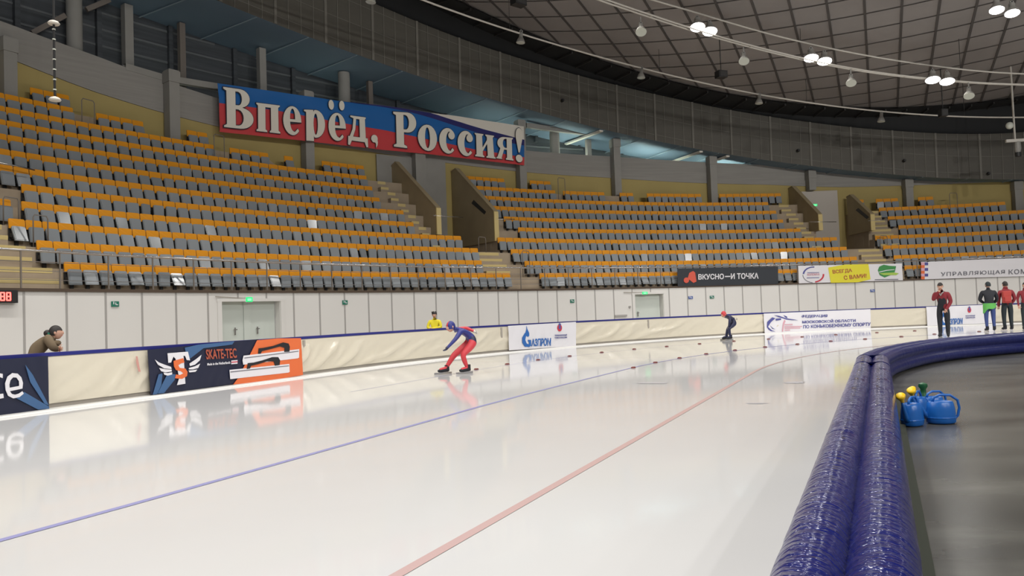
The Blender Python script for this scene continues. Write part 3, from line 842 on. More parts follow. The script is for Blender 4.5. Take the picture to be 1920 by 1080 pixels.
b = MB(); b.grid(lambda s, i: I3(s, D_F + (.02, -.012, -.012, .1)[i], (0, 0, .135, .135)[i]), ssc, [0, 1, 2, 3]); b.build('kickboard', 'grey_strip', e, O)
b = MB(); b.grid(lambda s, i: I3(s, D_F + (.05, -.04, -.04, .05)[i], (.80, .80, .885, .885)[i]), ssc, [0, 1, 2, 3]); b.build('top_band', 'grey_strip', e, O)
b = MB(); b.grid(lambda s, i: I3(s, D_F + (-.05, -.05, .16, .16)[i], (.872, H_F, H_F, .85)[i]), ssc, [0, 1, 2, 3]); b.build('top_cap', 'blue_cap', e, O)
b = MB(); b.grid(lambda s, i: I3(s, D_F + .14, (0, .9)[i]), ssc, [0, 1]); b.build('back_board', 'grey_strip', e, O)
for x in (-60, 285, 560, 930, 1205, 1422):
    s = S_at(x, D_F, ICE); b = MB(); b.box(I3(s, D_F - .055, .62), (.07, .03, .44), axes(ICE, s)); b.build('strap', 'grey_strip', e, O)
F_ = Surf(ICE, D_F - .15)

def banner(name, label, x0, surf, cat='banner', grp=None, y=700):
    return empty(name, surf.p(x0, y), label, cat, grp)
# navy banner, cut by the frame edge
e = banner('sponsor_banner', 'navy banner with blue rays and white letters by the woman in brown', 92, F_, y=770)
cloth('sheet', 'navy', e, F_, [(-120, 689), (0, 674), (90, 667)], [(-120, 800), (0, 780), (92, 766)], .0, seed=1)
poly_px('ray', 'navy_ray', e, F_, [[(20, 742), (44, 735), (90, 762), (91, 766), (70, 768)]], .024)
poly_px('ray', 'navy_ray', e, F_, [[(46, 684), (60, 703), (90, 760), (82, 757), (55, 716)]], .024)
def thick_arc(cx, cy, rx, ry, t, a0, a1, n=18): return arc(cx, cy, rx, ry, a0, a1, n) + arc(cx, cy, rx - t, ry - t, a1, a0, n)
poly_px('letter', 'white_print', e, F_, [[(18.5, 725.5)] + arc(24, 719, 16, 20, 165, 385, 18) + [(38, 725)] + [(37, 729), (16.5, 733)] + [(19, 737), (25, 739.5), (32, 737.5), (40, 733), (42, 737), (34, 743.5), (23, 746), (13, 741), (8.5, 731), (8, 722)][0:0] + [(20, 738), (26, 740), (33, 738), (41, 733.5), (43, 737.5), (34, 744), (23, 746.5), (13, 741), (8, 730), (8, 718), (12, 706), (20, 699), (29, 699), (37, 705), (41, 715), (40, 728), (37, 729.5)][3:9] + [(8, 722)], [(16, 726.5), (33, 722.5), (32, 713), (27, 707), (20, 709), (16.5, 717)]][0:0] or [[(16, 727), (34, 723.5), (33.5, 714.5), (29, 708), (22.5, 707.5), (17.5, 713), (15.5, 721)], [(8.5, 731), (7.5, 719), (12, 706), (21, 699.5), (31, 700.5), (38, 707.5), (41, 718), (40, 728.5), (16.5, 733.5), (20, 738.5), (26.5, 740), (33, 738), (40, 733.5), (42.5, 738), (34.5, 744.5), (23, 747), (13, 742)]], .03)
poly_px('letter', 'white_print', e, F_, [[(3, 701), (-8, 699), (-18, 708), (-20, 724), (-15, 740), (-4, 748), (5, 746), (4, 738), (-4, 739), (-10, 732), (-12, 721), (-8, 710), (-2, 707), (3, 709)]], .03)
# winged-letter banner
e = banner('sponsor_banner', 'navy and orange banner with winged letter emblem and two skate blades', 280, F_, y=742)
cloth('sheet', 'navy', e, F_, [(277, 656), (440, 640), (485, 636)], [(283, 741), (400, 725), (440, 719.5)], 0, seed=4)
poly_px('orange_field', 'orange_print', e, F_, [[(481, 638), (520, 634.5), (563, 634), (567, 703), (500, 714), (436, 721), (446, 708), (470, 660)]], .022)
poly_px('ray', 'navy_ray', e, F_, [[(285, 740), (296, 702), (303, 700), (301, 722), (293, 739)]], .024)
poly_px('ray', 'navy_ray', e, F_, [[(294, 738), (313, 700), (328, 702), (326, 712), (306, 737)]], .024)
poly_px('ray', 'navy_ray', e, F_, [[(345, 652), (372, 646), (438, 640), (434, 646), (380, 653), (350, 676)]], .024)
K = lambda pts: [(270 + x / 4.909, 530 + y / 4.909) for x, y in pts]
poly_px('emblem_letter', 'white_print', e, F_, [K([(208, 650), (395, 635), (415, 715), (385, 712), (370, 675), (355, 672), (372, 930), (295, 943), (315, 880), (282, 700), (262, 680), (240, 735), (215, 738)])], .028)
poly_px('emblem_letter', 'orange_print', e, F_, [K([(262, 720), (350, 695), (362, 735), (330, 742), (305, 760), (318, 785), (370, 790), (390, 820), (385, 860), (340, 885), (275, 880), (285, 845), (320, 850), (352, 835), (330, 815), (285, 805), (265, 770)])], .034)
for pts in ([(92, 708), (130, 735), (190, 758), (240, 775), (245, 795), (180, 790), (120, 755)], [(130, 785), (190, 797), (245, 800), (246, 818), (190, 826), (150, 815)], [(170, 828), (210, 832), (250, 825), (250, 845), (210, 856), (180, 848)],
            [(410, 745), (470, 705), (520, 665), (505, 715), (460, 755), (415, 768)], [(405, 785), (460, 770), (508, 745), (490, 785), (440, 798), (405, 798)], [(402, 808), (440, 805), (482, 800), (465, 820), (410, 826)]):
    poly_px('emblem_wing', 'white_print', e, F_, [K(pts)], .028)
text_px('SKATE-TEC', 'brown_print', e, F_, [(384, 655.5), (441, 653), (385.5, 674), (442.5, 671)], .028, .02)
text_px('Made in the Netherlands', 'white_print', e, F_, [(387, 681), (430, 677), (387, 685.5), (430, 682)], .028, .01)
poly_px('flag_mark', 'white_print', e, F_, [[(432, 676), (443.5, 675), (443.5, 682), (432, 683)]], .028)
poly_px('flag_stripe', 'red_print', e, F_, [[(432, 678.2), (443.5, 677.2), (443.5, 679.2), (432, 680.2)]], .034)
for pl in ([(908, 672), (1420, 612), (1418, 690), (1405, 697), (905, 755), (898, 715)], [(778, 803), (1328, 748), (1332, 820), (1320, 828), (785, 888)]):
    poly_px('blade', 'white_print', e, F_, [K(pl)], .03)
for pl in ([(915, 690), (1412, 628), (1412, 634), (915, 697)], [(785, 818), (1322, 762), (1322, 768), (785, 826)]):
    poly_px('blade_line', 'grey_print', e, F_, [K(pl)], .036)
for pl in ([(1040, 655), (1045, 605), (1090, 600), (1180, 582), (1270, 550), (1320, 560), (1332, 590), (1328, 635), (1280, 638), (1285, 600), (1240, 588), (1150, 612), (1075, 630), (1062, 655)],
           [(935, 795), (945, 740), (1000, 735), (1080, 715), (1170, 685), (1225, 685), (1242, 715), (1238, 758), (1195, 765), (1185, 725), (1120, 725), (1040, 750), (975, 765), (965, 790)]):
    poly_px('blade_holder', 'black_print', e, F_, [K(pl)], .036)
# white banners with the flame letter
def flame_banner(x0, x1, yt0, yt1, yb0, yb1, ox, oy, sc, sl, label, right_mark=True):
    e = banner('sponsor_banner', label, x0, F_, y=yb0)
    cloth('sheet', 'white_print', e, F_, [(x0, yt0), (x1, yt1)], [(x0 + 2, yb0), (x1, yb1)], 0, wave=.03, seed=ox)
    G = lambda pts: [(ox + (x - 1250) / 4.5 * sc, oy + (y - 420) / 4.5 * sc + (x - 1250) / 4.5 * sc * sl) for x, y in pts]
    poly_px('flame_letter', 'blue_print', e, F_, [G(arc(1300, 438, 52, 62, 60, 300, 24)[::-1] and ([(1310, 378), (1275, 380), (1252, 420), (1254, 465), (1275, 498), (1310, 500), (1328, 490), (1326, 440), (1300, 440), (1300, 452), (1310, 455), (1308, 478), (1290, 470), (1278, 440), (1285, 405), (1312, 395)]))], .02)
    poly_px('flame', 'blue_print', e, F_, [G([(1288, 320), (1296, 350), (1308, 375), (1312, 405), (1300, 415), (1284, 405), (1280, 375), (1288, 350)])], .02)
    q = [G([p])[0] for p in ((1330, 432), (1496, 425), (1330, 496), (1496, 492))]
    text_px('АЗПРОМ', 'blue_print', e, F_, q, .02, .03, .1)
    if right_mark:
        poly_px('round_mark', 'red_print', e, F_, [G(arc(1568, 342, 20, 30, 0, 350, 18))], .02)
        poly_px('round_mark', 'violet_print', e, F_, [G(arc(1568, 338, 9, 15, 0, 350, 14))], .026)
        poly_px('crest', 'violet_print', e, F_, [G([(1556, 312), (1568, 300), (1580, 312), (1575, 322), (1562, 322)])], .026)
        for yy, t in ((400, 'КОНЬКОБЕЖНЫЙ'), (422, 'СОЮЗ РОССИИ')):
            q = [G([p])[0] for p in ((1526, yy - 4), (1630, yy - 6), (1530, yy + 10), (1630, yy + 8))]; text_px(t, 'violet_print', e, F_, q, .02, .02)
    return e
flame_banner(953, 1080, 611, 603.5, 657, 648.5, 978, 633, 1.0, -.012, 'white banner with blue flame letter nearest the bent skater')
flame_banner(1737, 1862, 575.5, 571, 611, 606, 1762, 596, .78, -.02, 'white banner with blue flame letter behind the standing men')
# federation banner
e = banner('federation_banner', 'white banner with three violet text lines and a skater emblem', 1434, F_, y=626)
cloth('sheet', 'white_print', e, F_, [(1432, 588), (1632, 579.5)], [(1434, 626), (1633, 617.5)], 0, wave=.03, seed=9)
for t, x0, x1, y0, y1, sl in (('ФЕДЕРАЦИЯ', 1503, 1551, 590.5, 596.5, -.025), ('МОСКОВСКОЙ ОБЛАСТИ', 1504, 1604, 600, 606.5, -.03), ('ПО КОНЬКОБЕЖНОМУ СПОРТУ', 1505.5, 1632, 609.5, 616, -.04)):
    dy = (x1 - x0) * sl; text_px(t, 'violet_print', e, F_, [(x0, y0), (x1, y0 + dy), (x0, y1), (x1, y1 + dy)], .02, .026)
W = lambda pts: [(1420 + x / 6, 480 + y / 6) for x, y in pts]
for pl in ([(110, 740), (165, 690), (200, 700), (150, 745), (120, 790), (125, 830), (105, 800)], [(205, 705), (262, 700), (265, 720), (205, 726)], [(185, 665), (240, 672), (320, 700), (458, 722), (400, 722), (320, 715), (240, 688)],
           [(120, 800), (160, 835), (200, 850), (150, 845), (120, 825)], [(140, 780), (170, 810), (200, 825), (165, 818)], [(290, 665), (330, 680), (335, 700), (310, 690)]):
    poly_px('emblem', 'violet_print', e, F_, [W(pl)], .02)
for i, (y, x1) in enumerate([(768, 395), (790, 500), (808, 480), (830, 365)]): poly_px('emblem_line', 'pink_print', e, F_, [W([(305, y), (x1, y - 3), (x1, y + 7), (305, y + 10)])], .02)
for pl in ([(300, 715), (285, 750), (275, 850), (288, 850), (300, 770), (315, 730)],): poly_px('emblem', 'pink_print', e, F_, [W(pl)], .02)
poly_px('stain', 'scuff', None, Surf(ICE, D_F - .13), [[(255, 668), (258, 668), (262, 690), (264, 697), (260, 697), (256, 682)]], 0.0)
o = [x for x in COL.objects if x.name.startswith('stain')][0]; tag(o, 'faint red scuff on the cream barrier cover between the two navy banners', 'mark')

# ================================================================ SIGNS ON THE STAND
RS = Surf(STD, D_WALL - .07)
e = banner('sponsor_sign', 'dark slate sign with white text and salmon letter mark on the stand railing', 1270, RS, 'sign', y=536)
cloth('sheet', 'sign_black', e, RS, [(1270, 503.5), (1459, 499.5)], [(1271, 537), (1459, 532.5)], 0, wave=.01)
text_px('ВКУСНО', 'white_print', e, RS, [(1309, 514), (1357, 513), (1309, 524.5), (1357, 523.5)], .02, .026)
text_px('—', 'white_print', e, RS, [(1359, 517.5), (1369, 517.3), (1359, 519.5), (1369, 519.3)], .02, .0)
text_px('И ТОЧКА', 'white_print', e, RS, [(1370, 512.5), (1422, 511.5), (1370, 523.5), (1422, 522.5)], .02, .026)
for pl in ([(1289, 522), (1292, 512), (1297, 509), (1305, 528), (1300, 530.5)], [(1296, 511), (1299, 508), (1303, 511), (1305.5, 528), (1301, 527)]): poly_px('letter_mark', 'sign_red', e, RS, [pl], .02)
poly_px('letter_mark', 'sign_red', e, RS, [arc(1286.5, 525.5, 5, 5.2, 0, 350, 16)], .026)
WSN = Surf(STD, D_WALL - .08)
e = banner('sponsor_sign', 'white sign with ring emblem, yellow patch and green leaf', 1497, WSN, 'sign', y=530)
cloth('sheet', 'white_print', e, WSN, [(1496.5, 498.5), (1691, 494)], [(1498, 531.5), (1693, 525.5)], 0, wave=.01)
X6 = lambda pts: [(1420 + x / 6, 480 + y / 6) for x, y in pts]
cloth('yellow_patch', 'sign_yellow', e, WSN, [(1552.5, 501.7), (1584, 496), (1628, 495.3)], [(1557.5, 530.3), (1609, 529.3), (1632, 523.7)], .018, .004, 0., 20, 3)
text_px('ВСЕГДА', 'brown_print', e, WSN, X6([(840, 158), (1060, 140), (850, 208), (1065, 186)]), .03, .024)
text_px('С ВАМИ!', 'brown_print', e, WSN, X6([(965, 222), (1225, 196), (975, 270), (1225, 242)]), .03, .024)
poly_px('ring', 'violet_print', e, WSN, [X6(arc(630, 210, 122, 92, 185, 275, 14) + arc(630, 210, 104, 80, 275, 185, 14))], .016)
poly_px('ring', 'grey_print', e, WSN, [X6(arc(630, 210, 122, 92, 95, 178, 14) + arc(630, 210, 116, 86, 178, 95, 14))], .016)
poly_px('ring', 'red_print', e, WSN, [X6(arc(630, 210, 122, 90, -5, 80, 14) + arc(630, 210, 104, 76, 80, -5, 14))], .016)
text_px('КОЛОМНА', 'pink_print', e, WSN, X6([(560, 196), (700, 192), (560, 222), (700, 218)]), .016, .03)
poly_px('ring_line', 'violet_print', e, WSN, [X6([(560, 185), (695, 183), (695, 188), (560, 190)])], .016); poly_px('ring_line', 'violet_print', e, WSN, [X6([(555, 243), (695, 240), (695, 246), (555, 249)])], .016)
poly_px('leaf', 'sign_green', e, WSN, [X6([(1355, 160), (1370, 120), (1420, 98), (1480, 110), (1560, 115), (1545, 180), (1500, 215), (1430, 242), (1375, 215)])], .016)
poly_px('leaf', 'lime', e, WSN, [X6([(1370, 195), (1540, 185), (1590, 195), (1560, 215), (1420, 215)])], .022)
poly_px('leaf_vein', 'white_print', e, WSN, [X6([(1365, 178), (1450, 158), (1540, 150), (1540, 156), (1450, 166), (1368, 186)])], .022)
poly_px('leaf_base', 'grey_print', e, WSN, [X6([(1320, 262), (1585, 258), (1585, 266), (1320, 270)])], .016)
e = banner('sponsor_sign', 'long white sign with grey lettering and orange checker edge', 1728, WSN, 'sign', y=524)
cloth('sheet', 'white_print', e, WSN, [(1727, 491.5), (1830, 487), (1990, 481)], [(1728, 524), (1830, 520.5), (1990, 516)], 0, wave=.01)
text_px('УПРАВЛЯЮЩАЯ', 'grey_print', e, WSN, [(1764, 510.5), (1884, 506), (1764, 519.5), (1884, 514.5)], .018, .012, 0, 'lettering', 1.15)
text_px('КОМПАНИЯ', 'grey_print', e, WSN, [(1891, 505.5), (1981, 502), (1891, 514.5), (1981, 510.5)], .018, .012, 0, 'lettering', 1.15)
for i in range(6):
    y0 = 492 + i * 5.3; m = 'orange_print' if i % 2 == 0 else 'white_print'
    poly_px('checker', 'orange_print' if i % 2 else 'pink_print', e, WSN, [[(1726.5, y0), (1733.5, y0 - .2), (1733.5, y0 + 5.2), (1727, y0 + 5.3)]], .016)
    if i % 2 == 0: poly_px('checker', 'violet_print', e, WSN, [[(1733.5, y0), (1740, y0 - .2), (1740, y0 + 5.2), (1733.5, y0 + 5.3)]], .016)

# small signs and lit exit boxes on the panelled wall
def wall_sign(x, y, w_, h_, m, label, mark=True):
    s, z = on_plan(STD, x, y, D_WALL - .03); e = empty('wall_sign', B3(s, D_WALL - .02, z), label, 'sign', 'small signs on the white wall'); ax = axes(STD, s); O = e.location.copy()
    b = MB(); b.box(B3(s, D_WALL - .028, z), (w_, .02, h_), ax); b.build('plate', m, e, O)
    b = MB()
    for dx, wz, hz in ((-.22, .12, .5), (.18, .3, .16), (.05, .1, .4)): b.box(B3(s, D_WALL - .042, z) + ax[0] * dx * w_ + Vector((0, 0, (hz - .3) * .15)), (w_ * wz, .008, h_ * hz), ax)
    b.build('pictogram', 'white_print', e, O)
wall_sign(216, 570, .24, .16, 'sign_teal', 'small green wall sign nearest the red display')
wall_sign(647, 567, .24, .17, 'sign_teal', 'small green wall sign past the double door')
wall_sign(1073, 564.5, .24, .17, 'sign_teal', 'small green wall sign before the single door')
wall_sign(1295, 558, .28, .15, 'sign_blue', 'small blue wall sign just past the single door')
wall_sign(1335, 557, .26, .15, 'sign_teal', 'small green wall sign beside the blue one')
wall_sign(1636, 545, .26, .15, 'sign_blue', 'small blue wall sign under the white leaf sign')
def exit_sign(x, y, surf_d, w_, h_, label, cable=None):
    s, z = on_plan(STD, x, y, surf_d); e = empty('exit_sign', B3(s, surf_d, z), label, 'sign', 'lit green exit signs'); ax = axes(STD, s); O = e.location.copy()
    b = MB(); b.box(B3(s, surf_d + .02, z), (w_ + .03, .024, h_ + .03), ax); b.build('housing', 'panel', e, O)
    b = MB(); b.box(B3(s, surf_d - .012, z), (w_, .02, h_), ax); b.build('lit_face', 'exit_on', e, O)
    b = MB()
    b.box(B3(s, surf_d - .026, z + h_ * .1), (w_ * .62, .008, h_ * .13), ax); b.box(B3(s, surf_d - .026, z - h_ * .16), (w_ * .62, .008, h_ * .13), ax); b.build('marking', 'exit_mark', e, O)
    if cable:
        s2, z2 = on_plan(STD, cable[0], cable[1], surf_d); b = MB(); b.bar(B3(s, surf_d + .02, z + .03), B3(s2, surf_d + .02, z2), .03); b.build('cable_duct', 'grey_strip', e, O)
exit_sign(467, 561.5, D_WALL - .06, .26, .16, 'lit green exit sign over the double door', (405, 556))
exit_sign(1209, 549.5, D_WALL - .06, .32, .13, 'lit green exit sign over the single door', (1170, 548))
sx, zx = on_plan(STD, 1528, 384, lambda s: wall_d(s) - .45)
exit_sign(1528, 384.5, wall_d(sx) - .45, .3, .13, 'lit green exit sign on the pale wall inside the second stair entrance')
# grey switch boxes beside the single door
for x, y, w_, h_, lb in ((1181, 575.5, .1, .1, 'small grey switch beside the single door'), (1164, 592, .75, .1, 'flat pale box top showing above the barrier near the single door')):
    s, z = on_plan(STD, x, y, D_WALL - .05); b = MB(); b.box(B3(s, D_WALL - .05, z), (w_, .08, h_), axes(STD, s)); tag(b.build('wall_box', 'seam', None, B3(s, D_WALL, z)), lb, 'box')
# red number display
s, z = on_plan(STD, 4, 556, D_WALL - .12); e = empty('number_display', B3(s, D_WALL - .05, z), 'black number display with glowing red digits on the white wall', 'display'); ax = axes(STD, s); O = e.location.copy()
b = MB(); b.box(B3(s, D_WALL - .10, z), (.74, .14, .34), ax); b.build('case', 'black', e, O)
for k, c0 in enumerate((-.02, .13)):
    b = MB(); c = B3(s, D_WALL - .175, z) + ax[0] * c0
    for dz in (-.1, 0, .1): b.box(c + Vector((0, 0, dz)), (.1, .01, .03), ax)
    for dx, dz in ((-.045, .05), (.045, .05), (.045, -.05), (-.045, -.05)): b.box(c + ax[0] * dx + Vector((0, 0, dz)), (.03, .01, .1), ax)
    b.build('digit', 'led', e, O)

# ================================================================ SLOGAN BANNER
ban_d = lambda s: wall_d(s) - .72
BS = Surf(STD, ban_d)
e = empty('slogan_banner', BS.p(409, 247), 'huge tricolour cloth banner with a white Cyrillic slogan tied to the stand columns', 'banner'); 
TOP = [(408, 156), (642, 190), (720, 198), (760, 204), (809, 212), (853, 217), (982, 237)]
BOT = [(412, 247), (570, 264), (720, 281), (813, 290), (983, 310)]
MID = [(411, 193), (517, 207), (650, 232), (720, 244), (778, 256), (838, 269), (888, 280), (955, 290), (983, 295)]
SHADE_BOT = [(408, 156), (642, 190), (720, 201), (760, 208), (809, 221), (847, 234), (905, 252), (963, 269), (983, 273)]
SHADE_TOP = [(408, 156), (642, 190), (720, 198), (760, 204), (809, 212), (847, 224), (905, 242), (963, 257), (983, 262)]
cloth('red_stripe', 'flag_red', e, BS, MID, BOT, 0, wave=.05, nu=60, seed=2)
cloth('blue_stripe', 'flag_blue', e, BS, SHADE_BOT, MID, 0, wave=.05, nu=60, seed=2)
cloth('fold_shade', 'flag_fold_shade', e, BS, [p for p in SHADE_TOP if p[0] >= 642], [p for p in SHADE_BOT if p[0] >= 642], 0, wave=.03, nu=40, nv=2, seed=2)  # navy strip paints the shading of the sagging fold
cloth('white_stripe', 'flag_white', e, BS, [(809, 212), (853, 217), (982, 237)], [(809, 212.4), (847, 224), (905, 242), (963, 257), (983, 262)], 0, wave=.03, nu=30, nv=3, seed=2)
def el(cx, cy, rx, ry, a0=0, a1=350, n=22): return arc(cx, cy, rx, ry, a0, a1, n)
GL = {}
GL['V'] = [[[(0, 1), (.55, 1)] + el(.55, .77, .33, .23, 88, -75, 12) + el(.55, .27, .45, .27, 78, -88, 12) + [(.55, 0), (0, 0), (0, .04), (.10, .08), (.10, .92), (0, .96)],
            [(.40, .93), (.5, .93)] + el(.5, .755, .12, .17, 85, -85, 8) + [(.40, .585)], [(.40, .48), (.5, .48)] + el(.5, .275, .17, .2, 85, -85, 8) + [(.40, .07)]]]
GL['p'] = [[[(0, 1), (1, 1), (1, .96), (.93, .91), (.93, .09), (1, .05), (1, 0), (.56, 0), (.56, .05), (.62, .09), (.62, .88), (.38, .88), (.38, .09), (.45, .05), (.45, 0), (0, 0), (0, .05), (.07, .09), (.07, .91), (0, .96)]]]
GL['e'] = [[[(1, .46)] + el(.5, .5, .5, .5, 2, 318, 26) + [(.80, .24), (.68, .15)] + el(.62, .45, .24, .33, 280, 180, 8) + [(.38, .46)], [(.38, .55), (.66, .55)] + el(.52, .62, .14, .30, 0, 180, 10)]]
GL['r'] = [[[(0, 1), (.44, 1), (.46, .93)] + el(.55, .52, .45, .48, 96, -96, 18) + [(.46, .10), (.46, -.08), (.10, -.08), (.10, .92), (0, .95)], el(.555, .51, .105, .37, 0, 345, 18)]]
GL['d'] = [[[(.10, 1), (.95, 1), (.95, .95), (.90, .91), (.90, .15), (1, .15), (1, -.2), (.92, -.22), (.84, -.02), (.18, -.02), (.09, -.22), (0, -.2), (0, .15), (.08, .15), (.22, .45), (.28, .90), (.10, .95)], [(.42, .89), (.60, .89), (.60, .15), (.25, .15), (.37, .45)]]]
GL[','] = [[el(.5, .70, .42, .30, 200, -20, 16) + [(.95, .45), (.9, .2), (.72, .0), (.70, .12), (.72, .30), (.62, .40), (.3, .42)]]]
GL['R'] = [[[(0, 1), (.6, 1)] + el(.6, .72, .40, .28, 88, -88, 14) + [(.45, .44), (.45, .09), (.58, .05), (.58, 0), (0, 0), (0, .05), (.12, .09), (.12, .91), (0, .95)], [(.44, .93), (.52, .93)] + el(.54, .72, .14, .2, 85, -85, 8) + [(.44, .52)]]]
GL['o'] = [[el(.5, .5, .5, .5), el(.5, .5, .13, .40)]]
GL['s'] = [[el(.52, .5, .52, .5, 38, 318, 24) + [(.80, .24), (.70, .14)] + el(.66, .5, .24, .38, 285, 105, 12) + [(.66, .86)]], [el(.76, .72, .20, .15)]]
GL['i'] = [[[(0, 1), (.45, 1), (.45, .96), (.38, .91), (.38, .09), (.45, .05), (.45, 0), (0, 0), (0, .05), (.07, .09), (.07, .91), (0, .96)]], [[(.55, 1), (1, 1), (1, .96), (.93, .91), (.93, .09), (1, .05), (1, 0), (.55, 0), (.55, .05), (.62, .09), (.62, .91), (.55, .96)]], [[(.36, .22), (.36, .38), (.64, .80), (.64, .64)]]]
GL['a'] = [[[(.55, 1), (1, 1), (1, .95), (.93, .91), (.93, .09), (1, .05), (1, 0), (.55, 0), (.55, .05), (.62, .09), (.62, .44), (.45, .44), (.30, .05), (.34, .0), (0, 0), (0, .05), (.06, .08), (.22, .46)] + el(.45, .72, .40, .28, 235, 92, 12), [(.62, .93), (.52, .93)] + el(.52, .72, .14, .2, 95, 265, 8) + [(.62, .52)]]]
GL['!'] = [[el(.5, .80, .42, .20, 0, 180, 14) + [(.10, .70), (.42, .28), (.58, .28), (.90, .70)]], [el(.5, .10, .42, .11)]]
GL[':'] = [[el(.16, .5, .17, .5)], [el(.84, .5, .17, .5)]]
LET = [('V', (416, 164), (472, 172), (417.5, 239), (473, 245)), ('p', (478, 193.5), (522, 199), (478.5, 246.5), (523, 251.5)), ('e', (528, 199.5), (562, 201), (529, 252), (563, 256.5)),
       ('r', (567.5, 206.5), (606.5, 208), (568, 260), (607.5, 262.5)), ('e', (613, 212), (645.5, 213.5), (614, 263), (646.5, 267)), (':', (613.5, 188), (643, 190.5), (614.5, 206.5), (643.5, 208.5)),
       ('d', (651, 217), (685, 221.5), (650.5, 262.5), (687.5, 267.5)), (',', (692.5, 253), (707, 254.5), (692.5, 277), (707, 278.5)),
       ('R', (735, 210.5), (778, 213), (736.5, 275.5), (779, 281)), ('o', (781, 233.5), (816.5, 236), (782, 281.5), (818, 286)), ('s', (821, 240), (851.5, 242), (822, 286.5), (852.5, 291)),
       ('s', (855.5, 245), (885.5, 247.5), (856.5, 291), (886, 295.5)), ('i', (888, 250), (924, 255.5), (889, 293.5), (927.5, 298.5)), ('a', (929, 256.5), (959.5, 259.5), (929, 297.5), (961, 302)), ('!', (963.5, 240), (979, 242), (964, 303), (979, 305.5))]
for g, TL, TR, BL, BR in LET:
    qm = quad_map((TL, TR, BL, BR)); f = lambda a, c: tuple(qm(a, c))
    for shp in GL[g]:
        decal('letter_outline', 'letter_edge', e, BS, curve_mesh(shp, .022), f, .10)
        decal('letter', 'letter_white', e, BS, curve_mesh(shp), f, .13)

# ================================================================ ROOF FITTINGS
def lamp(p, on, label, tilt=0., az=0., r=.25, hang=.5, rod=True):
    e = empty('floodlight', p, label, 'lamp', 'lit floodlights of the light ring' if on else 'unlit floodlights under the roof'); O = p.copy()
    Z = (Vector((math.sin(az) * math.sin(tilt), math.cos(az) * math.sin(tilt), math.cos(tilt)))).normalized()
    X = Z.cross(Vector((0, 1, 0.01))).normalized(); Y = Z.cross(X)
    ax = (X, Y, Z)
    b = MB(); b.lathe([(r, 0), (r * .96, .03), (r * .80, .14), (r * .50, .26), (r * .42, .30), (r * .42, .46), (r * .3, .50)], 18, 0, p, ax); o = b.build('housing', 'lamp_body', e, O); smooth_by_angle(o, 35)
    b = MB(); b.lathe([(r * .95, -.012), (r * .95, .004)], 18, 0, p, ax); b.build('lens', 'lamp_on' if on else 'lamp_dead', e, O)
    b = MB(); t = p + Z * .50; b.bar(t, t + Vector((0, 0, hang)), .05); b.box(t + Vector((0, 0, .05)), (.16, .05, .1)); b.build('bracket', 'lamp_body', e, O)
    return e
pipe_d = {'low': 20.5, 'mid': 15.0}
def ring_fn(pts, d):
    tab = [on_plan(STD, x, y, d) for x, y in pts]
    a, c = tab[0], tab[1]; sl = (c[1] - a[1]) / (c[0] - a[0])
    tab = [(a[0] - 14, a[1] + .35 * 3)] + tab; e1 = tab[-1]; tab.append((e1[0] + 10, e1[1] - .5))
    return smooth_tab(tab, 1.6), tab[1][0] - 12, e1[0] + 9
low_z, l0, l1 = ring_fn([(797, 0), (880, 32), (960, 57), (1053, 86), (1180, 121), (1280, 146), (1380, 169), (1480, 187), (1580, 201), (1680, 212), (1780, 218), (1920, 222)], 20.5)
mid_z, m0, m1 = ring_fn([(1130, 0), (1220, 31), (1280, 51), (1407, 88), (1510, 113), (1613, 135), (1737, 149), (1793, 154), (1920, 163)], 15.0)
up_z, _, _ = ring_fn([(1280, 13), (1397, 51), (1497, 77), (1563, 92), (1663, 111), (1780, 127), (1920, 142)], 15.0)
e = empty('lower_lighting_ring', B3(20, 20.5, low_z(20)), 'single white pipe curving round the hall below the roof edge', 'pipe'); O = e.location.copy()
b = MB(); b.tube([B3(s, 20.5, low_z(s)) for s in frange(l0, l1, .3)], .045, 8); b.build('pipe', 'pipe', e, O, smooth=True)
for s in frange(18, 45, 4.5):
    p = plan(STD, s, 20.5); b = MB(); b.bar(B3(s, 20.5, low_z(s)), B3(s, 20.5, z_roof(p) - .01), .02); b.build('hanger', 'dark', e, O)
e = empty('lighting_truss', B3(24, 15, mid_z(24)), 'three-pipe white lighting truss carrying the lit lamps round the hall', 'truss'); O = e.location.copy()
for nm, dd, zf in (('pipe', 14.82, mid_z), ('pipe', 15.18, lambda s: mid_z(s) + .09), ('pipe', 15.0, up_z)):
    b = MB(); b.tube([B3(s, dd, zf(s)) for s in frange(m0, m1, .3)], .04, 8); b.build(nm, 'pipe', e, O, smooth=True)
for k, s in enumerate(frange(15, 44, 1.6)):
    b = MB(); b.bar(B3(s, 14.82, mid_z(s)), B3(s, 15.18, mid_z(s) + .09), .03)
    b.build('spacer', 'pipe', e, O)
    if k % 3 == 0:
        p = plan(STD, s, 15.0); b = MB(); b.bar(B3(s, 15, up_z(s)), B3(s, 15, z_roof(p) - .01), .02); b.build('hanger', 'dark', e, O)
def pair(x0, y0, x1, y1, d, where):
    for i, (x, y) in enumerate(((x0, y0), (x1, y1))):
        s, z = on_plan(STD, x, y, d - .25); p = B3(s, d - .25, z); top = z_roof(p.xy)
        lamp(p, True, ('lit round floodlight, first of the pair ' if i == 0 else 'lit round floodlight, second of the pair ') + where, .30, math.atan2(p.x, p.y), .35 if d > 10 else .29, max(.15, min(top - z - .5, .15 if d > 10 else 9)))
pair(1308, 51, 1331, 59, 15.0, 'highest up the visible truss')
pair(1521, 109, 1546, 115, 15.0, 'in the middle of the visible truss')
pair(1749, 150, 1776, 153, 15.0, 'lowest on the visible truss')
pair(1869, 19, 1898, 25, 9.0, 'in the roof corner above the truss')
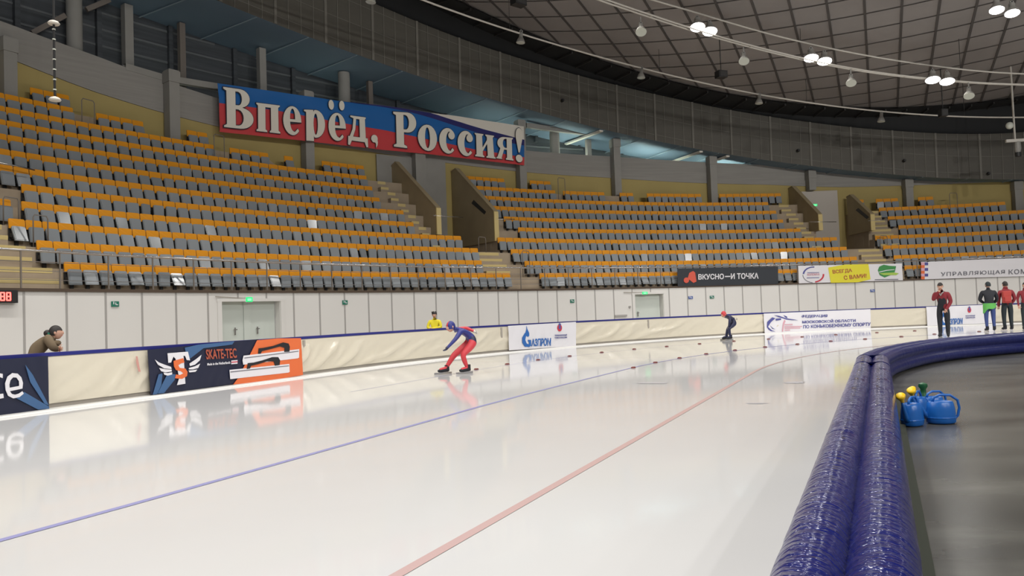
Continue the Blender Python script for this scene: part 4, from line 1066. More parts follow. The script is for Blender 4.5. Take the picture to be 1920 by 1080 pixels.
for x, y, where in ((695, 4, 'where the band leaves the picture'), (976, 80, 'beyond the slogan banner'), (1202, 146, 'before the highest lit pair'), (1423, 194, 'below the middle lit pair'), (1652, 228, 'below the lowest lit pair')):
    s, z = on_plan(STD, x, y, 20.5); p = B3(s, 20.5, z)
    lamp(p, False, 'unlit bell lamp under the lower pipe, ' + where, .1, R(90), .22, max(.15, low_z(s) - z - .5))
for x, y, where in ((1202, 60, 'left of the highest lit pair'), (1395, 115, 'between the highest and middle lit pairs'), (1596, 156, 'between the middle and lowest lit pairs'), (1817, 180, 'right of the lowest lit pair')):
    s, z = on_plan(STD, x, y, 14.6); p = B3(s, 14.6, z)
    lamp(p, False, 'unlit round floodlight turned to the camera ' + where, .55, math.atan2(p.x, p.y), .25, .35)
def roof_box(x, y, d, size, label, name='loudspeaker'):
    s, z = on_plan(STD, x, y, d); p = B3(s, d, z); e = empty(name, p, label, 'speaker', 'black boxes under the roof'); ax = axes(STD, s)
    b = MB(); b.box(p, size, ax); b.build('cabinet', 'black', e, p)
    b = MB(); b.box(p - ax[1] * (size[1] / 2 + .01), (size[0] * .8, .02, size[2] * .8), ax); b.build('grille', 'dark', e, p)
    b = MB(); b.bar(p, Vector((p.x, p.y, z_roof(p.xy) - .01)), .04); b.build('bracket', 'dark', e, p)
roof_box(1352, 140, 17.5, (.5, .4, .35), 'black loudspeaker hanging below the roof between two pipes')
roof_box(1768, 212, 18.5, (.35, .4, .4), 'black loudspeaker at the lower pipe right of the lamps')
roof_box(972, 2, 17.0, (.6, .4, .4), 'black loudspeaker at the top edge left of the lamps')
# small fittings on the band
for x, y, where in ((1055, 188, 'above the end of the slogan banner'), (1497, 282, 'above the entrance with the green exit sign'), (1696, 301, 'above the column past the second entrance'), (1854, 325, 'nearest the hanging spotlight')):
    s, z = on_plan(STD, x, y, lambda s: band_d(s) - .2); p = B3(s, band_d(s) - .2, z); ax = axes(STD, s)
    e = empty('band_fitting', p, 'tiny dark fitting fixed on the band ' + where, 'lamp', 'small fittings on the band')
    b = MB(); b.lathe([(.09, -.12), (.10, .0), (.07, .1)], 12, 0, p, (ax[0], ax[2], -ax[1])); b.build('housing', 'black', e, p)
    b = MB(); b.box(p + ax[1] * .1, (.06, .2, .05), ax); b.build('bracket', 'lamp_dead', e, p)
# white hanging spotlight bracket in the corner
s, z = on_plan(STD, 1903, 262, 19.0); p = B3(s, 19.0, z); ax = axes(STD, s); V3 = Vector
e = empty('hanging_spotlight', p, 'white spotlight cluster hanging from a rod at the picture corner', 'lamp')
b = MB(); b.bar(p, V3((p.x, p.y, z_roof(p.xy) - .01)), .07); b.build('rod', 'pipe', e, p)
b = MB(); b.box(p + V3((0, 0, -.05)), (.95, .14, .16), ax); b.build('crossbar', 'pipe', e, p)
b = MB(); b.ball(p + V3((-.25, 0, .8)), .2, n=14); b.build('lamp_head', 'lamp_dead', e, p, smooth=True)
b = MB(); b.lathe([(.12, -.75), (.17, -.5), (.15, -.15), (.05, -.1)], 14, 0, p + ax[0] * .12); b.build('lamp_head', 'lamp_body', e, p)
b = MB(); b.lathe([(.14, -.95), (.16, -.72)], 14, 0, p + ax[0] * .12); b.build('lens', 'black', e, p)
# hanging microphone line in front of the long block
s, z0 = on_plan(STD, 103, 187, 18.0); _, z1 = on_plan(STD, 95, 42, 18.0); p = B3(s, 18.0, z0); zt = z_roof(p.xy)
e = empty('hanging_lamp_line', p, 'black cable with two white dish lamps hanging before the top seats', 'lamp')
b = MB(); b.tube([p + V3((0, 0, .1)), V3((p.x, p.y, zt - .02))], .03, 6); b.build('cable', 'black', e, p)
for zz in (z0, z1):
    b = MB(); b.lathe([(.12, -.03), (.14, 0), (.1, .05), (.03, .08)], 14, 0, V3((p.x, p.y, zz))); b.build('dish_lamp', 'flag_white', e, p)
for k in range(7): b = MB(); b.lathe([(.04, -.015), (.04, .015)], 8, 0, V3((p.x, p.y, z0 + .25 + k * (z1 - z0 - .4) / 6))); b.build('clamp', 'lamp_dead', e, p)

# ================================================================ CUSHIONS ALONG THE INNER EDGE
def cushion(pts, label, m, local=False, endcap=False, h=.45, wd=.48):
    """pts: plan points of the centre line"""
    P = [Vector((a, c, 0)) for a, c in pts]
    e = empty('crash_cushion', P[0], label, 'cushion', 'blue crash cushions of the infield edge'); O = P[0].copy()
    prof = []
    for (cx, cz, a0, a1) in ((.12, .335, -62, 118), (-.12, .335, 62, 242)):
        pass
    r = .125
    sec = arc(.115, .12, r, .115, -90, 52, 8) + arc(.115, .33, r, .115, -52, 158, 13) + arc(-.115, .33, r, .115, 22, 232, 13) + arc(-.115, .12, r, .115, 128, 270, 8)
    sec = [(x * wd / .48, z * h / .445) for x, z in sec]
    N = len(P)
    rows = []
    for i, p in enumerate(P):
        t = (P[min(i + 1, N - 1)] - P[max(i - 1, 0)]).normalized(); rgt = Vector((t.y, -t.x, 0))
        w_ = 1 + .012 * noise.noise(Vector((i * .9, 3, 1)))
        rows.append([p + rgt * (x * w_) + Vector((0, 0, max(.004, z * w_ + (.006 * noise.noise(Vector((i * 2.1, x * 20, z * 20))) if z > .1 else 0)))) for x, z in sec])
    b = MB(); n = len(sec)
    for rw in rows: b.v += rw
    for i in range(N - 1):
        for k in range(n): b.f.append((i * n + k, (i + 1) * n + k, (i + 1) * n + (k + 1) % n, i * n + (k + 1) % n)); b.m.append(0)
    b.f.append(tuple(range(n))); b.m.append(0); b.f.append(tuple((N - 1) * n + k for k in range(n))[::-1]); b.m.append(0)
    if local:
        ang = math.atan2((P[-1] - P[0]).y, (P[-1] - P[0]).x); e.rotation_euler = (0, 0, ang)
        Ri = Matrix.Rotation(-ang, 4, 'Z'); b.v = [Ri @ (v - O) for v in b.v]; o = b.build('cover', m, e, (0, 0, 0))
    else: o = b.build('cover', m, e, O)
    smooth_by_angle(o, 75)
    return e, O, P
def near_pt(s, d=.15): p = plan((100, 1), s, d); return (p.x, p.y)
ne, nO, nP = cushion([near_pt(s) for s in frange(-1.2, 11.45, .12)], 'long shiny blue crash cushion running from the camera along the ice', 'bumper', True)
cushion([near_pt(s) for s in frange(11.5, 12.95, .1)], 'short blue crash cushion closing the straight run before the bend', 'bumper', True)
farp = [(5.64, 11.72), (6.44, 12.93), (7.41, 14.08), (8.43, 15.07), (9.54, 15.85), (11.15, 16.67), (12.9, 17.25), (15, 17.65), (17.2, 17.75), (19.5, 17.6), (22, 17.0)]
def spline(pts, n=6):
    out = []
    Q = [Vector(p) for p in pts]
    for i in range(len(Q) - 1):
        p0, p1, p2, p3 = Q[max(i - 1, 0)], Q[i], Q[i + 1], Q[min(i + 2, len(Q) - 1)]
        for k in range(n):
            t = k / n; out.append(tuple(.5 * ((2 * p1) + (p2 - p0) * t + (2 * p0 - 5 * p1 + 4 * p2 - p3) * t * t + (3 * p1 - p0 - 3 * p2 + p3) * t ** 3)))
    return out + [tuple(Q[-1])]
cushion(spline(farp, 8), 'blue crash cushion curving away round the grey infield', 'bumper_far', False)
b = MB(); b.grid(lambda s, i: Vector((*plan((100, 1), s, (-.09, -.17, -.17, -.06)[i]), (.022, .022, .0, .0)[i])), frange(-1.2, 11.4, .6), [0, 1, 2, 3])
o = b.build('rubber_strip', 'rubber', None, I3(0, -.12, 0)); tag(o, 'dark rubber strip on the infield floor along the long cushion', 'mat')
# lap markers
MK = [[(893, 691.5), (951, 682), (1009, 674), (1068, 667), (1128, 660), (1189, 654), (1250, 649), (1311.6, 644), (1376, 639), (1441, 635), (1504, 631), (1567, 627), (1644, 623), (1715, 619.7)],
      [(1187.5, 688.5), (1228.7, 679), (1274, 670.6), (1324, 663), (1378, 656), (1434.5, 650), (1495, 644.7), (1557.5, 639), (1622, 635), (1690, 630.5), (1752, 626), (1836, 621)]]
for j, line in enumerate(MK):
    for i, (x, y) in enumerate(line):
        p = on_z(x, y, .02); sI, dI = sd(ICE, p.xy); t, o_ = frame(ICE, sI); ax = (Vector((t.x, t.y, 0)), Vector((o_.x, o_.y, 0)), Vector((0, 0, 1)))
        b = MB(); c = Vector((p.x, p.y, 0)); L = .055; wq = .04
        v = [c + ax[0] * (sx * L * k) + ax[1] * (sy * wq * k) + Vector((0, 0, zz)) for zz, k in ((0.0035, 1), (.02, .9), (.032, .6)) for sx, sy in ((-1, -1), (1, -1), (1, 1), (-1, 1))]
        fs = [(3, 2, 1, 0), (8, 9, 10, 11)]
        for q in (0, 4):
            for k in range(4): fs.append((q + k, q + (k + 1) % 4, q + 4 + (k + 1) % 4, q + 4 + k))
        b.add(v, fs); o = b.build('lane_marker', 'block', None, c)
        tag(o, 'small reddish lane block, %s along the %s' % (ordinal(i + 1), 'outer lane line from the bent skater' if j == 0 else 'blue line from its first block'), 'marker', 'rubber blocks marking the lanes')
# wet scuffs on the ice
MT['wet'] = mat('wet_ice', (.50, .50, .53), .2, spec=.3)
for k, (x, y, w_, h_, lb) in enumerate(((1222, 718, 44, 2.2, 'grey scuff mark on the ice between the blue and red lines'), (1489, 717, 26, 2.6, 'grey scuff mark on the ice beside the far end of the red line'), (1420, 756, 30, 1.2, 'faint scuff mark on the ice near the red line'))):
    ring = []
    for i in range(22):
        a = 2 * math.pi * i / 22; q = .6 + .7 * abs(noise.noise(Vector((math.cos(a) * 2 + k * 5, math.sin(a) * 2, k))))
        ring.append((x + w_ * q * math.cos(a), y + h_ * q * math.sin(a)))
    b = MB(); b.add([on_z(px, py, .004) for px, py in ring], [tuple(range(22))[::-1]]); o = b.build('ice_scuff', 'wet', None, on_z(x, y, .004)); tag(o, lb, 'mark')

# ---------------------------------------------------------------- watering cans
def can(p, rz, sc, label, rose=None, spout=True):
    e = empty('watering_can', p, label, 'watering can', 'blue watering cans by the cushion', rz); e.scale = (sc,) * 3
    b = MB(); pr = [(.098, 0), (.112, .012), (.115, .06), (.108, .15), (.098, .21), (.088, .222), (.080, .215)]
    b.lathe(pr, 24, 0, (0, 0, 0), (Vector((1.25, 0, 0)), Vector((0, .9, 0)), Vector((0, 0, 1)))); o = b.build('body', 'can', e); smooth_by_angle(o, 50)
    b = MB(); b.lathe([(.1165, .052), (.119, .06), (.1165, .068)], 24, 0, (0, 0, 0), (Vector((1.25, 0, 0)), Vector((0, .9, 0)), Vector((0, 0, 1)))); b.build('rib', 'can', e)
    b = MB(); b.tube([(-.08, 0, .21), (-.06, 0, .26), (.0, 0, .285), (.1, 0, .28), (.17, 0, .23), (.185, 0, .15), (.165, 0, .07), (.13, 0, .035)], .013, 8); b.build('handle', 'can', e, smooth=True)
    b = MB(); b.tube([(-.11, 0, .05), (-.16, 0, .10), (-.20, 0, .18), (-.235, 0, .27)], [.034, .026, .02, .016], 10); b.build('spout', 'can', e, smooth=True)
    if rose:
        b = MB(); A = Vector((-.235, 0, .27)); Z = Vector((-.55, 0, .83)).normalized(); X = Vector((0, 1, 0)); Y = Z.cross(X)
        b.lathe([(.017, -.02), (.02, .01), (.045, .055), (.048, .07), (.04, .082), (.01, .09)], 16, 0, A, (X, Y, Z)); b.build('rose', rose, e, smooth=True)
    return e
g = lambda x, y: on_z(x, y, 0)
can(g(1711, 797), R(42), 1.0, 'blue watering can nearest the cushion, its yellow rose low towards the camera', 'rose')
can(g(1765, 793), R(-4), 1.02, 'blue watering can farthest from the cushion with arching handle', None)
can(g(1750, 780), R(12), .95, 'blue watering can at the back beside the green bottle', 'rose')
can(g(1722, 782), R(50), .98, 'blue watering can half hidden behind the front one, highest yellow rose', 'rose')
b = MB(); c = g(1733, 770); c.z = .0; b.lathe([(.05, 0), (.055, .15), (.03, .2), (.03, .25), (.05, .28), (.045, .31), (.01, .325)], 14, 0, c); o = b.build('sprinkler_bottle', 'green', None, c); smooth_by_angle(o, 50); tag(o, 'dark green plastic bottle standing among the blue watering cans', 'bottle')

# ================================================================ PEOPLE
def skin_mesh(verts, edges, radii, root=0, levels=1):
    me = bpy.data.meshes.new('tmp'); me.from_pydata([tuple(v) for v in verts], edges, [])
    o = bpy.data.objects.new('tmp', me); COL.objects.link(o)
    sk = o.modifiers.new('skin', 'SKIN'); sk.use_smooth_shade = True; sk.branch_smoothing = .6
    if not me.skin_vertices: 
        me.attributes.new('x', 'FLOAT', 'POINT')
    layer = me.skin_vertices[0].data
    for i, r in enumerate(radii):
        layer[i].radius = r if isinstance(r, tuple) else (r, r); layer[i].use_root = (i == root)
    ss = o.modifiers.new('sub', 'SUBSURF'); ss.levels = levels; ss.render_levels = levels
    dg = bpy.context.evaluated_depsgraph_get(); m2 = bpy.data.meshes.new_from_object(o.evaluated_get(dg), depsgraph=dg)
    V = [v.co.copy() for v in m2.vertices]; Fc = [tuple(p.vertices) for p in m2.polygons]
    bpy.data.objects.remove(o); bpy.data.meshes.remove(me); bpy.data.meshes.remove(m2)
    return V, Fc
def seg_dist(p, a, b):
    ab = b - a; t = max(0, min(1, (p - a).dot(ab) / max(1e-9, ab.length_squared))); return (p - (a + ab * t)).length
BONES = [('pelvis', 'belly'), ('belly', 'chest'), ('chest', 'neck'), ('neck', 'skull'),
         ('chest', 'shL'), ('shL', 'elL'), ('elL', 'wrL'), ('wrL', 'haL'), ('chest', 'shR'), ('shR', 'elR'), ('elR', 'wrR'), ('wrR', 'haR'),
         ('pelvis', 'hiL'), ('hiL', 'knL'), ('knL', 'anL'), ('anL', 'toL'), ('pelvis', 'hiR'), ('hiR', 'knR'), ('knR', 'anR'), ('anR', 'toR')]
RAD = dict(pelvis=.125, belly=.115, chest=.135, neck=.055, skull=.06, sh=.068, el=.047, wr=.032, ha=.036, hi=.095, kn=.062, an=.042, to=.036)
def figure(name, label, loc, fwd, J, mats, zone, face, group=None, rad={}, waist_cut=False, fingers=True, cat='person', scale=1., hair='hair', hair_kind='short', skin_lv=1, hair2=None):
    """J: joints as (forward, left, up); face: (forward, left, up) the way the face looks; zone: bone name -> material slot"""
    f = Vector((fwd[0], fwd[1], 0)).normalized(); l = Vector((-f.y, f.x, 0)); up = Vector((0, 0, 1))
    W3 = lambda t: (f * t[0] + l * t[1] + up * t[2]) * scale
    e = empty(name, Vector(loc), label, cat, group); O = Vector((0, 0, 0))
    P = {k: W3(v) for k, v in J.items()}
    for sd_ in 'LR':
        if 'ha' + sd_ not in P:
            d = (P['wr' + sd_] - P['el' + sd_]).normalized(); P['ha' + sd_] = P['wr' + sd_] + d * .075 * scale
    if 'skull' not in P: P['skull'] = P['neck'] * .35 + P['head'] * .65
    names = [k for k in ['pelvis', 'belly', 'chest', 'neck', 'skull', 'shL', 'elL', 'wrL', 'haL', 'shR', 'elR', 'wrR', 'haR', 'hiL', 'knL', 'anL', 'toL', 'hiR', 'knR', 'anR', 'toR'] if k in P]
    bones = [(a, c) for a, c in BONES if a in P and c in P]
    rr = dict(RAD); rr.update(rad)
    radii = []
    for k in names:
        r = rr.get(k, rr.get(k[:2], .05)); radii.append(tuple(x * scale for x in r) if isinstance(r, tuple) else r * scale)
    V, Fc = skin_mesh([P[k] for k in names], [(names.index(a), names.index(c)) for a, c in bones], radii, 0, skin_lv)
    b = MB(); b.v = list(V); b.f = list(Fc)
    for fc in Fc:
        c = sum((V[i] for i in fc), Vector()) / len(fc)
        best = min(bones, key=lambda q: seg_dist(c, P[q[0]], P[q[1]]) - .3 * (radii[names.index(q[0])] if not isinstance(radii[names.index(q[0])], tuple) else radii[names.index(q[0])][0]))
        b.m.append(zone.get(best[1] + '/' + best[0], zone.get(best[1], zone.get(best[1][:2], 0))))
    sk = zone['skin']
    # head with a face
    fz = W3(face).normalized(); hx = up.cross(fz).normalized() if abs(fz.z) < .95 else l; hz = fz.cross(hx).normalized()
    H = P['head']; n0 = len(b.v); q = scale
    def hp(x, y, z): return H + (hx * x + fz * y + hz * z) * q
    NU, NV = 16, 12
    for i in range(NV + 1):
        th = math.pi * i / NV; z = -math.cos(th) * .118; r0 = math.sin(th)
        for k in range(NU):
            a = 2 * math.pi * k / NU; x, y = math.cos(a) * r0 * .077, math.sin(a) * r0 * .098
            if z < -.02: x *= 1 + z * 2.2; y = y * (1 + z * 1.2) + .018 * min(1, -z / .1)
            if y > .07 and abs(x) < .03 and -.045 < z < .02: y += .022
            b.v.append(hp(x, y, z))
    for i in range(NV):
        for k in range(NU): b.f.append((n0 + i * NU + k, n0 + i * NU + (k + 1) % NU, n0 + (i + 1) * NU + (k + 1) % NU, n0 + (i + 1) * NU + k)); b.m.append(sk)
    for sx in (-1, 1):
        b.ball(hp(sx * .031, .083, .012), .013 * q, zone['dark'], 8); b.ball(hp(sx * .079, -.004, -.005), .02 * q, sk, 8, (.5, 1, 1.5), (hx, fz, hz))
        b.box(hp(sx * .031, .091, .033), (.036 * q, .01 * q, .008 * q), (hx, fz, hz), zone['dark'])
    b.box(hp(0, .088, -.062), (.042 * q, .016 * q, .010 * q), (hx, fz, hz), zone['lip'])
    # hands: four unequal fingers and a thumb rooted in the palm
    if fingers:
        for sd_ in 'LR':
            w0, h0 = P['wr' + sd_], P['ha' + sd_]; d = (h0 - w0).normalized()
            s_ = d.cross(f if abs(d.dot(f)) < .8 else up).normalized(); nrm = s_.cross(d)
            hm = zone.get('ha' + sd_, zone.get('ha', sk))
            for k, (off, L) in enumerate(((-.028, .062), (-.010, .074), (.010, .070), (.027, .056))):
                a = h0 + s_ * off * q; b.tube([a, a + (d * .5 + nrm * .08) * L * q, a + (d * .92 + nrm * .34) * L * q], [.0095 * q, .009 * q, .006 * q], 6, hm)
            a = w0 + (h0 - w0) * .55 + s_ * -.026 * q; b.tube([a, a + (d * .5 - s_ * .75) * .035 * q, a + (d * .95 - s_ * .9 + nrm * .3) * .055 * q], [.011 * q, .010 * q, .007 * q], 6, hm)
    o = b.build('body', mats, e, O, smooth=True)
    # hair, cap or hood
    if hair:
        b = MB(); n0 = 0
        for i in range(9):
            th = math.pi * .62 * i / 8
            for k in range(16):
                a = 2 * math.pi * k / 16; lo = 1.0
                tt = th
                if hair_kind != 'hood' and math.sin(a) > .2: tt = th * (.62 if hair_kind == 'short' else .66)
                x, y, z = math.cos(a) * math.sin(tt) * .086, math.sin(a) * math.sin(tt) * .108 - .004, math.cos(tt) * .128
                b.v.append(hp(x, y, z))
        for i in range(8):
            for k in range(16): b.f.append((i * 16 + k, i * 16 + (k + 1) % 16, (i + 1) * 16 + (k + 1) % 16, (i + 1) * 16 + k)[::-1]); b.m.append(1 if hair2 and 3 <= k <= 8 else 0)
        if hair_kind == 'bun': b.ball(hp(0, -.125, .0), .06 * q, 0, 12); b.ball(hp(0, -.10, -.05), .05 * q, 0, 10)
        if hair_kind == 'curly':
            for k in range(16):
                a = 2 * math.pi * k / 16; b.ball(hp(math.cos(a) * .072, -abs(math.sin(a)) * .07 - .015, .03 + .07 * (k % 3) / 2), .036 * q, 0, 8)
        oo = b.build('hair' if hair_kind in ('short', 'bun', 'curly') else 'hood', [hair, hair2] if hair2 else hair, e, O, smooth=True)
    return e, P, (f, l, up)
def skate(e, P, side, fr, scale=1., blade_dir=None):
    f, l, up = fr
    a, t = P['an' + side], P['to' + side]; d = (t - a); d.z = 0; d = d.normalized() if d.length > 1e-3 else f; rgt = d.cross(up)
    base = Vector((a.x, a.y, 0)); h = .055
    b = MB(); b.tube([base - d * .07 + up * .10, base + d * .02 + up * .095, base + d * .12 + up * .085, base + d * .19 + up * .078], [.042, .046, .044, .026], 10)
    b.tube([base - d * .035 + up * .09, base - d * .03 + up * .2], [.048, .052], 10); o = b.build('boot', 'coat_black', e); smooth_by_angle(o, 60)
    b = MB(); b.box(base + d * .07 + up * .024, (.43, .004, .044), (d, rgt, up)); b.box(base + d * .05 + up * .05, (.22, .022, .016), (d, rgt, up)); b.build('blade', 'metal', e)
    return e
def shoe(e, P, side, fr, m='coat_black'):
    f, l, up = fr; a, t = P['an' + side], P['to' + side]; d = (t - a); d.z = 0; d.normalize(); base = Vector((a.x, a.y, 0))
    b = MB(); b.tube([base - d * .07 + up * .045, base + d * .03 + up * .05, base + d * .13 + up * .04, base + d * .2 + up * .032], [.04, .048, .043, .024], 10); o = b.build('shoe', m, e); smooth_by_angle(o, 60)

# bent skater in blue and red, coming round towards the camera
p = (on_z(845, 700).xy + on_z(876, 702).xy) / 2
fw = (-.86, -.51)
J = dict(pelvis=(-.40, 0, .74), belly=(-.28, 0, .86), chest=(-.10, 0, .95), neck=(.06, 0, 1.0), head=(.16, 0, 1.055),
         shL=(-.02, .17, .97), elL=(.16, .22, .78), wrL=(.33, .19, .62), shR=(-.04, -.17, .97), elR=(-.34, -.22, 1.0), wrR=(-.42, -.02, .93),
         hiL=(-.38, .10, .70), knL=(-.04, .13, .42), anL=(-.14, .14, .13), toL=(.02, .15, .10), hiR=(-.40, -.10, .70), knR=(.02, -.16, .42), anR=(.22, -.20, .13), toR=(.38, -.20, .10))
ICEZ = 0.0
e, P, fr = figure('speed_skater', 'skater in blue and red suit bent low, nearest on the ice', (p.x, p.y, ICEZ), fw, J,
    ['suit_blue', 'suit_red', 'suit_navy', 'skin', 'black', 'suit_red', 'flag_white'], {'kn': 1, 'an': 1, 'to': 1, 'hi': 2, 'belly': 0, 'chest': 0, 'pelvis': 2, 'wrR': 1, 'elR': 1, 'wrL': 0, 'ha': 2, 'haR': 6, 'skull': 0, 'neck': 0, 'skin': 3, 'dark': 4, 'lip': 5}, (.95, .1, -.15),
    rad=dict(kn=.072, hi=.115, chest=.14, belly=.13, pelvis=.14), hair='suit_blue', hair_kind='hood', skin_lv=2, hair2='suit_red')
for s_ in 'LR': skate(e, P, s_, fr)
b = MB(); q = P['chest']; b.ball(q + fr[0] * .09 + fr[1] * .10 - fr[2] * .03, .05, 0, 10, (1, 1, 1)); b.build('chest_badge', 'orange_print', e, smooth=True)
# second skater in navy
p = on_z(1365, 638)
J = dict(pelvis=(-.34, 0, .66), belly=(-.26, 0, .78), chest=(-.10, 0, .88), neck=(.06, 0, .93), head=(.15, 0, .975),
         shL=(-.02, .16, .88), elL=(.06, .19, .66), wrL=(.02, .10, .52), shR=(-.04, -.16, .88), elR=(-.26, -.20, .86), wrR=(-.38, -.03, .80),
         hiL=(-.32, .09, .63), knL=(.02, .10, .44), anL=(-.06, .06, .13), toL=(.1, .06, .10), hiR=(-.34, -.09, .63), knR=(-.10, -.10, .40), anR=(-.02, -.12, .13), toR=(.14, -.12, .10))
e, P, fr = figure('speed_skater', 'distant skater in dark navy suit crouching with a red cap', (p.x, p.y, ICEZ), (-.90, -.43), J,
    ['suit_navy', 'suit_red', 'suit_navy', 'skin', 'black', 'suit_red', 'flag_white'], {'skull': 3, 'neck': 0, 'ha': 6, 'wrR': 0, 'elR': 1, 'skin': 3, 'dark': 4, 'lip': 5}, (.95, .05, -.2),
    rad=dict(kn=.066, hi=.1), hair='suit_red', hair_kind='hood', skin_lv=2)
for s_ in 'LR': skate(e, P, s_, fr)

# three people standing on the ice beyond the blue cushion
def stand(h=1., lean=0., **kw):
    J = dict(pelvis=(0, 0, .95), belly=(lean * .3, 0, 1.10), chest=(lean * .75, 0, 1.33), neck=(lean * 1.15, 0, 1.50), head=(lean * 1.4 + .015, 0, 1.65),
             shL=(lean * .95, .19, 1.42), elL=(lean * .6 - .02, .25, 1.15), wrL=(lean * .5 + .05, .24, .90), shR=(lean * .95, -.19, 1.42), elR=(lean * .6 - .02, -.25, 1.15), wrR=(lean * .5 + .05, -.24, .90),
             hiL=(0, .10, .90), knL=(.03, .11, .50), anL=(0, .11, .10), toL=(.14, .13, .06), hiR=(0, -.10, .90), knR=(.03, -.11, .50), anR=(0, -.11, .10), toR=(.14, -.13, .06))
    J.update(kw); return J
p = on_z(1771, 631)
J = stand(1, .20, pelvis=(-.06, 0, .93), elL=(.10, .25, 1.13), wrL=(.16, .12, .90), elR=(.17, -.24, 1.19), wrR=(.30, -.05, 1.47), knL=(.0, .11, .50), knR=(.0, -.11, .5))
e, P, fr = figure('standing_man', 'man in dark red and black jacket leaning forward with hand at his mouth', (p.x, p.y, ICEZ), (-.62, -.78), J,
    ['coat_red', 'coat_black', 'coat_black', 'skin', 'black', 'sign_red', 'beard'], {'kn': 1, 'an': 1, 'to': 1, 'hi': 1, 'belly': 1, 'pelvis': 1, 'chest': 1, 'neck': 0, 'sh': 0, 'el': 0, 'wr': 0, 'ha': 3, 'skull': 3, 'skin': 3, 'dark': 4, 'lip': 5}, (.92, .1, -.3),
    rad=dict(chest=.165, belly=.15, sh=.088, el=.066, wr=.05, hi=.11, kn=.08, an=.062, pelvis=.145), scale=1.02, hair='hair', hair_kind='short', skin_lv=2)
for s_ in 'LR': shoe(e, P, s_, fr)
b = MB(); q = P['neck']; b.tube([q + fr[1] * .09 - fr[2] * .02, q + fr[0] * .07 + fr[1] * .03 - fr[2] * .09, q + fr[0] * .08 - fr[2] * .16, q + fr[0] * .07 - fr[1] * .03 - fr[2] * .09, q - fr[1] * .09 - fr[2] * .02], .02, 6); b.build('collar', 'beard', e, smooth=True)
p = on_z(1858, 622)
e, P, fr = figure('standing_man', 'person in black jacket and blue leggings, green cloth round the waist', (p.x, p.y, ICEZ), (.35, .94), stand(1, .03, elL=(.1, .27, 1.13), wrL=(.22, .12, 1.02), elR=(.08, -.27, 1.13), wrR=(.2, -.14, .98)),
    ['coat_black', 'legs_blue', 'coat_black', 'skin', 'black', 'sign_red', 'cloth_green'], {'kn': 1, 'an': 1, 'to': 1, 'hi': 1, 'ha': 3, 'skull': 3, 'skin': 3, 'dark': 4, 'lip': 5}, (.95, .3, 0),
    rad=dict(chest=.165, belly=.15, sh=.09, el=.064, wr=.048, hi=.1, kn=.07, an=.045), scale=1.03, hair='legs_dark', hair_kind='hood', skin_lv=2)
for s_ in 'LR': skate(e, P, s_, fr)
b = MB(); q = P['pelvis']
rows = [[q + fr[2] * (z if z > 0 else z * (1.05 + .55 * math.sin(a * 1.0 + .6) + .18 * math.sin(a * 4))) + (fr[0] * math.cos(a) * .17 + fr[1] * math.sin(a) * .20) * (1 + .06 * math.sin(5 * a + z * 30) + k) for a in [2 * math.pi * i / 24 for i in range(24)]] for z, k in ((.06, 0), (-.03, .02), (-.12, .03), (-.2, .04))]
for r_ in rows: b.v += r_
for i in range(3):
    for k in range(24): b.f.append((i * 24 + k, i * 24 + (k + 1) % 24, (i + 1) * 24 + (k + 1) % 24, (i + 1) * 24 + k)[::-1]); b.m.append(0)
b.build('waist_cloth', 'cloth_green', e, smooth=True)
p = on_z(1891, 620)
e, P, fr = figure('standing_man', 'person in red jacket with red backpack and dark green trousers', (p.x, p.y, ICEZ), (.25, .97), stand(1, .05, elR=(.06, -.28, 1.14), wrR=(.20, -.20, .95)),
    ['coat_red', 'legs_dark', 'coat_black', 'skin', 'black', 'sign_red'], {'kn': 1, 'an': 1, 'to': 1, 'hi': 1, 'pelvis': 0, 'ha': 3, 'skull': 3, 'skin': 3, 'dark': 4, 'lip': 5}, (.95, .2, 0),
    rad=dict(chest=.16, belly=.15, sh=.085, el=.064, wr=.048, hi=.105, kn=.075, an=.05, pelvis=.15), scale=1.03, hair='hair', hair_kind='short', skin_lv=2)
for s_ in 'LR': skate(e, P, s_, fr)
b = MB(); c = P['chest'] - fr[0] * .22 - fr[2] * .13 + fr[1] * .06; ax = (fr[1], fr[0], fr[2])
b.box(c, (.28, .15, .44), ax); b.box(c - fr[0] * .08 - fr[2] * .08, (.22, .06, .2), ax); o = b.build('backpack', 'bag_red', e)
bv = o.modifiers.new('bevel', 'BEVEL'); bv.width = .05; bv.segments = 3
p = on_z(1926, 617)
e, P, fr = figure('standing_man', 'person in dark red jacket cut off by the picture edge', (p.x, p.y, ICEZ), (-.4, -.9), stand(1, .04),
    ['coat_red', 'legs_dark', 'coat_black', 'skin', 'black', 'sign_red'], {'kn': 1, 'an': 1, 'to': 1, 'hi': 1, 'ha': 3, 'skull': 3, 'skin': 3, 'dark': 4, 'lip': 5}, (1, 0, 0),
    rad=dict(chest=.155, belly=.14, sh=.08), scale=1.0, hair='hair', hair_kind='short')
for s_ in 'LR': shoe(e, P, s_, fr)

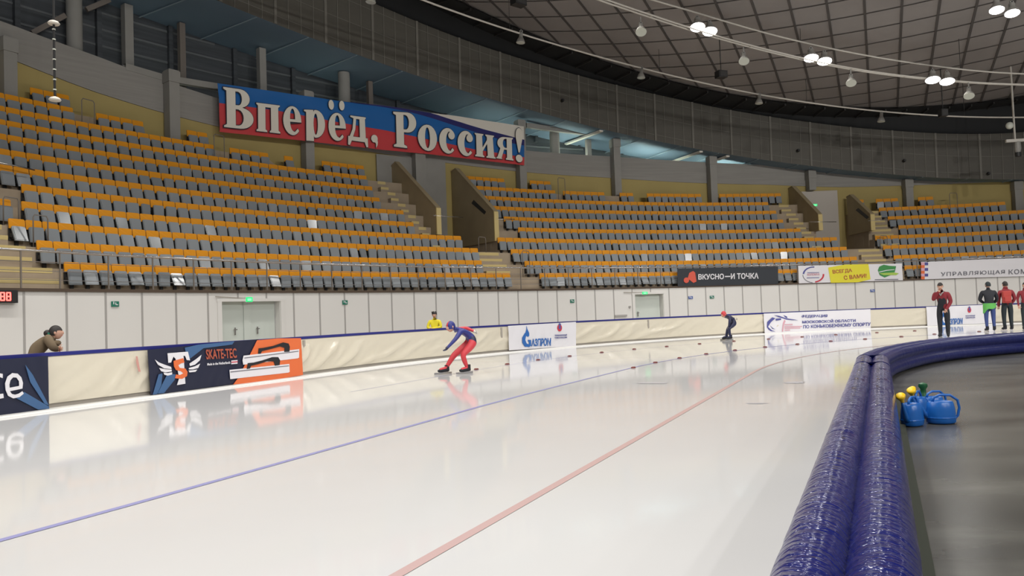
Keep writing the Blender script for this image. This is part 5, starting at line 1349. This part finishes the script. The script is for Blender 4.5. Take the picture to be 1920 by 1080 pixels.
# spectators behind the barrier (they stand on the corridor floor)
sI, zI = on_plan(ICE, 815, 600, D_F + .75); p = I3(sI, D_F + .75, 0)
h = on_plan(ICE, 811, 590, D_F + .75)[1]; k = h / 1.66
e, P, fr = figure('spectator', 'spectator in bright yellow jacket with folded arms behind the barrier', p, (-.1, -.99), stand(1, .02, elL=(.10, .27, 1.16), wrL=(.25, -.04, 1.13), elR=(.10, -.27, 1.16), wrR=(.27, .05, 1.09)),
    ['coat_yellow', 'legs_dark', 'coat_black', 'skin', 'black', 'sign_red'], {'kn': 1, 'an': 1, 'to': 1, 'hi': 1, 'pelvis': 1, 'ha': 3, 'skull': 2, 'skin': 3, 'dark': 4, 'lip': 5}, (.98, .15, -.1),
    rad=dict(chest=.165, belly=.15, sh=.085, el=.062, wr=.046), scale=k, hair='hair', hair_kind='curly', skin_lv=2)
for s_ in 'LR': shoe(e, P, s_, fr)
sI, _ = on_plan(ICE, 86, 650, D_F + .62); p = I3(sI, D_F + .62, 0)
fw = (u_ * .8 - n_ * .6)
h = on_plan(ICE, 93, 624, D_F + .55)[1]; k = 1.0
lx = .30
J = stand(1, 0, pelvis=(-.22, 0, .84), belly=(-.14, 0, .96), chest=(.0, 0, 1.12), neck=(.10, 0, h - .13), head=(.15, 0, h), hiL=(-.22, .1, .82), hiR=(-.22, -.1, .82), shL=(.03, .18, 1.18), elL=(.12, .26, .98), wrL=(.20, -.06, .975), shR=(.03, -.18, 1.18), elR=(.14, -.26, .98), wrR=(.19, .06, .97),
          knL=(-.1, .11, .46), knR=(-.1, -.11, .46), anL=(-.2, .11, .1), anR=(-.2, -.11, .1), toL=(-.06, .12, .06), toR=(-.06, -.12, .06))
e, P, fr = figure('spectator', 'woman in brown coat with dark tied hair leaning on the barrier', p, fw, J,
    ['coat_brown', 'legs_dark', 'coat_brown', 'skin', 'black', 'sign_red'], {'kn': 1, 'an': 1, 'to': 1, 'ha': 3, 'skull': 3, 'skin': 3, 'dark': 4, 'lip': 5}, (.98, -.05, .05),
    rad=dict(chest=.16, belly=.16, pelvis=.17, sh=.09, el=.066, wr=.05, neck=.075), scale=k, hair='hair', hair_kind='bun', skin_lv=2)
for s_ in 'LR': shoe(e, P, s_, fr)
b = MB(); q = P['neck']; b.tube([q + fr[0] * math.cos(a) * .085 + fr[1] * math.sin(a) * .10 - fr[2] * .05 for a in [2 * math.pi * i / 16 for i in range(17)]], .045, 8); b.build('fur_collar', 'coat_brown', e, smooth=True)
b = MB(); q = P['head'] - fr[0] * .10 + fr[1] * -.05 - fr[2] * .02; b.box(q, (.03, .02, .05)); b.build('hair_clip', 'sign_teal', e)
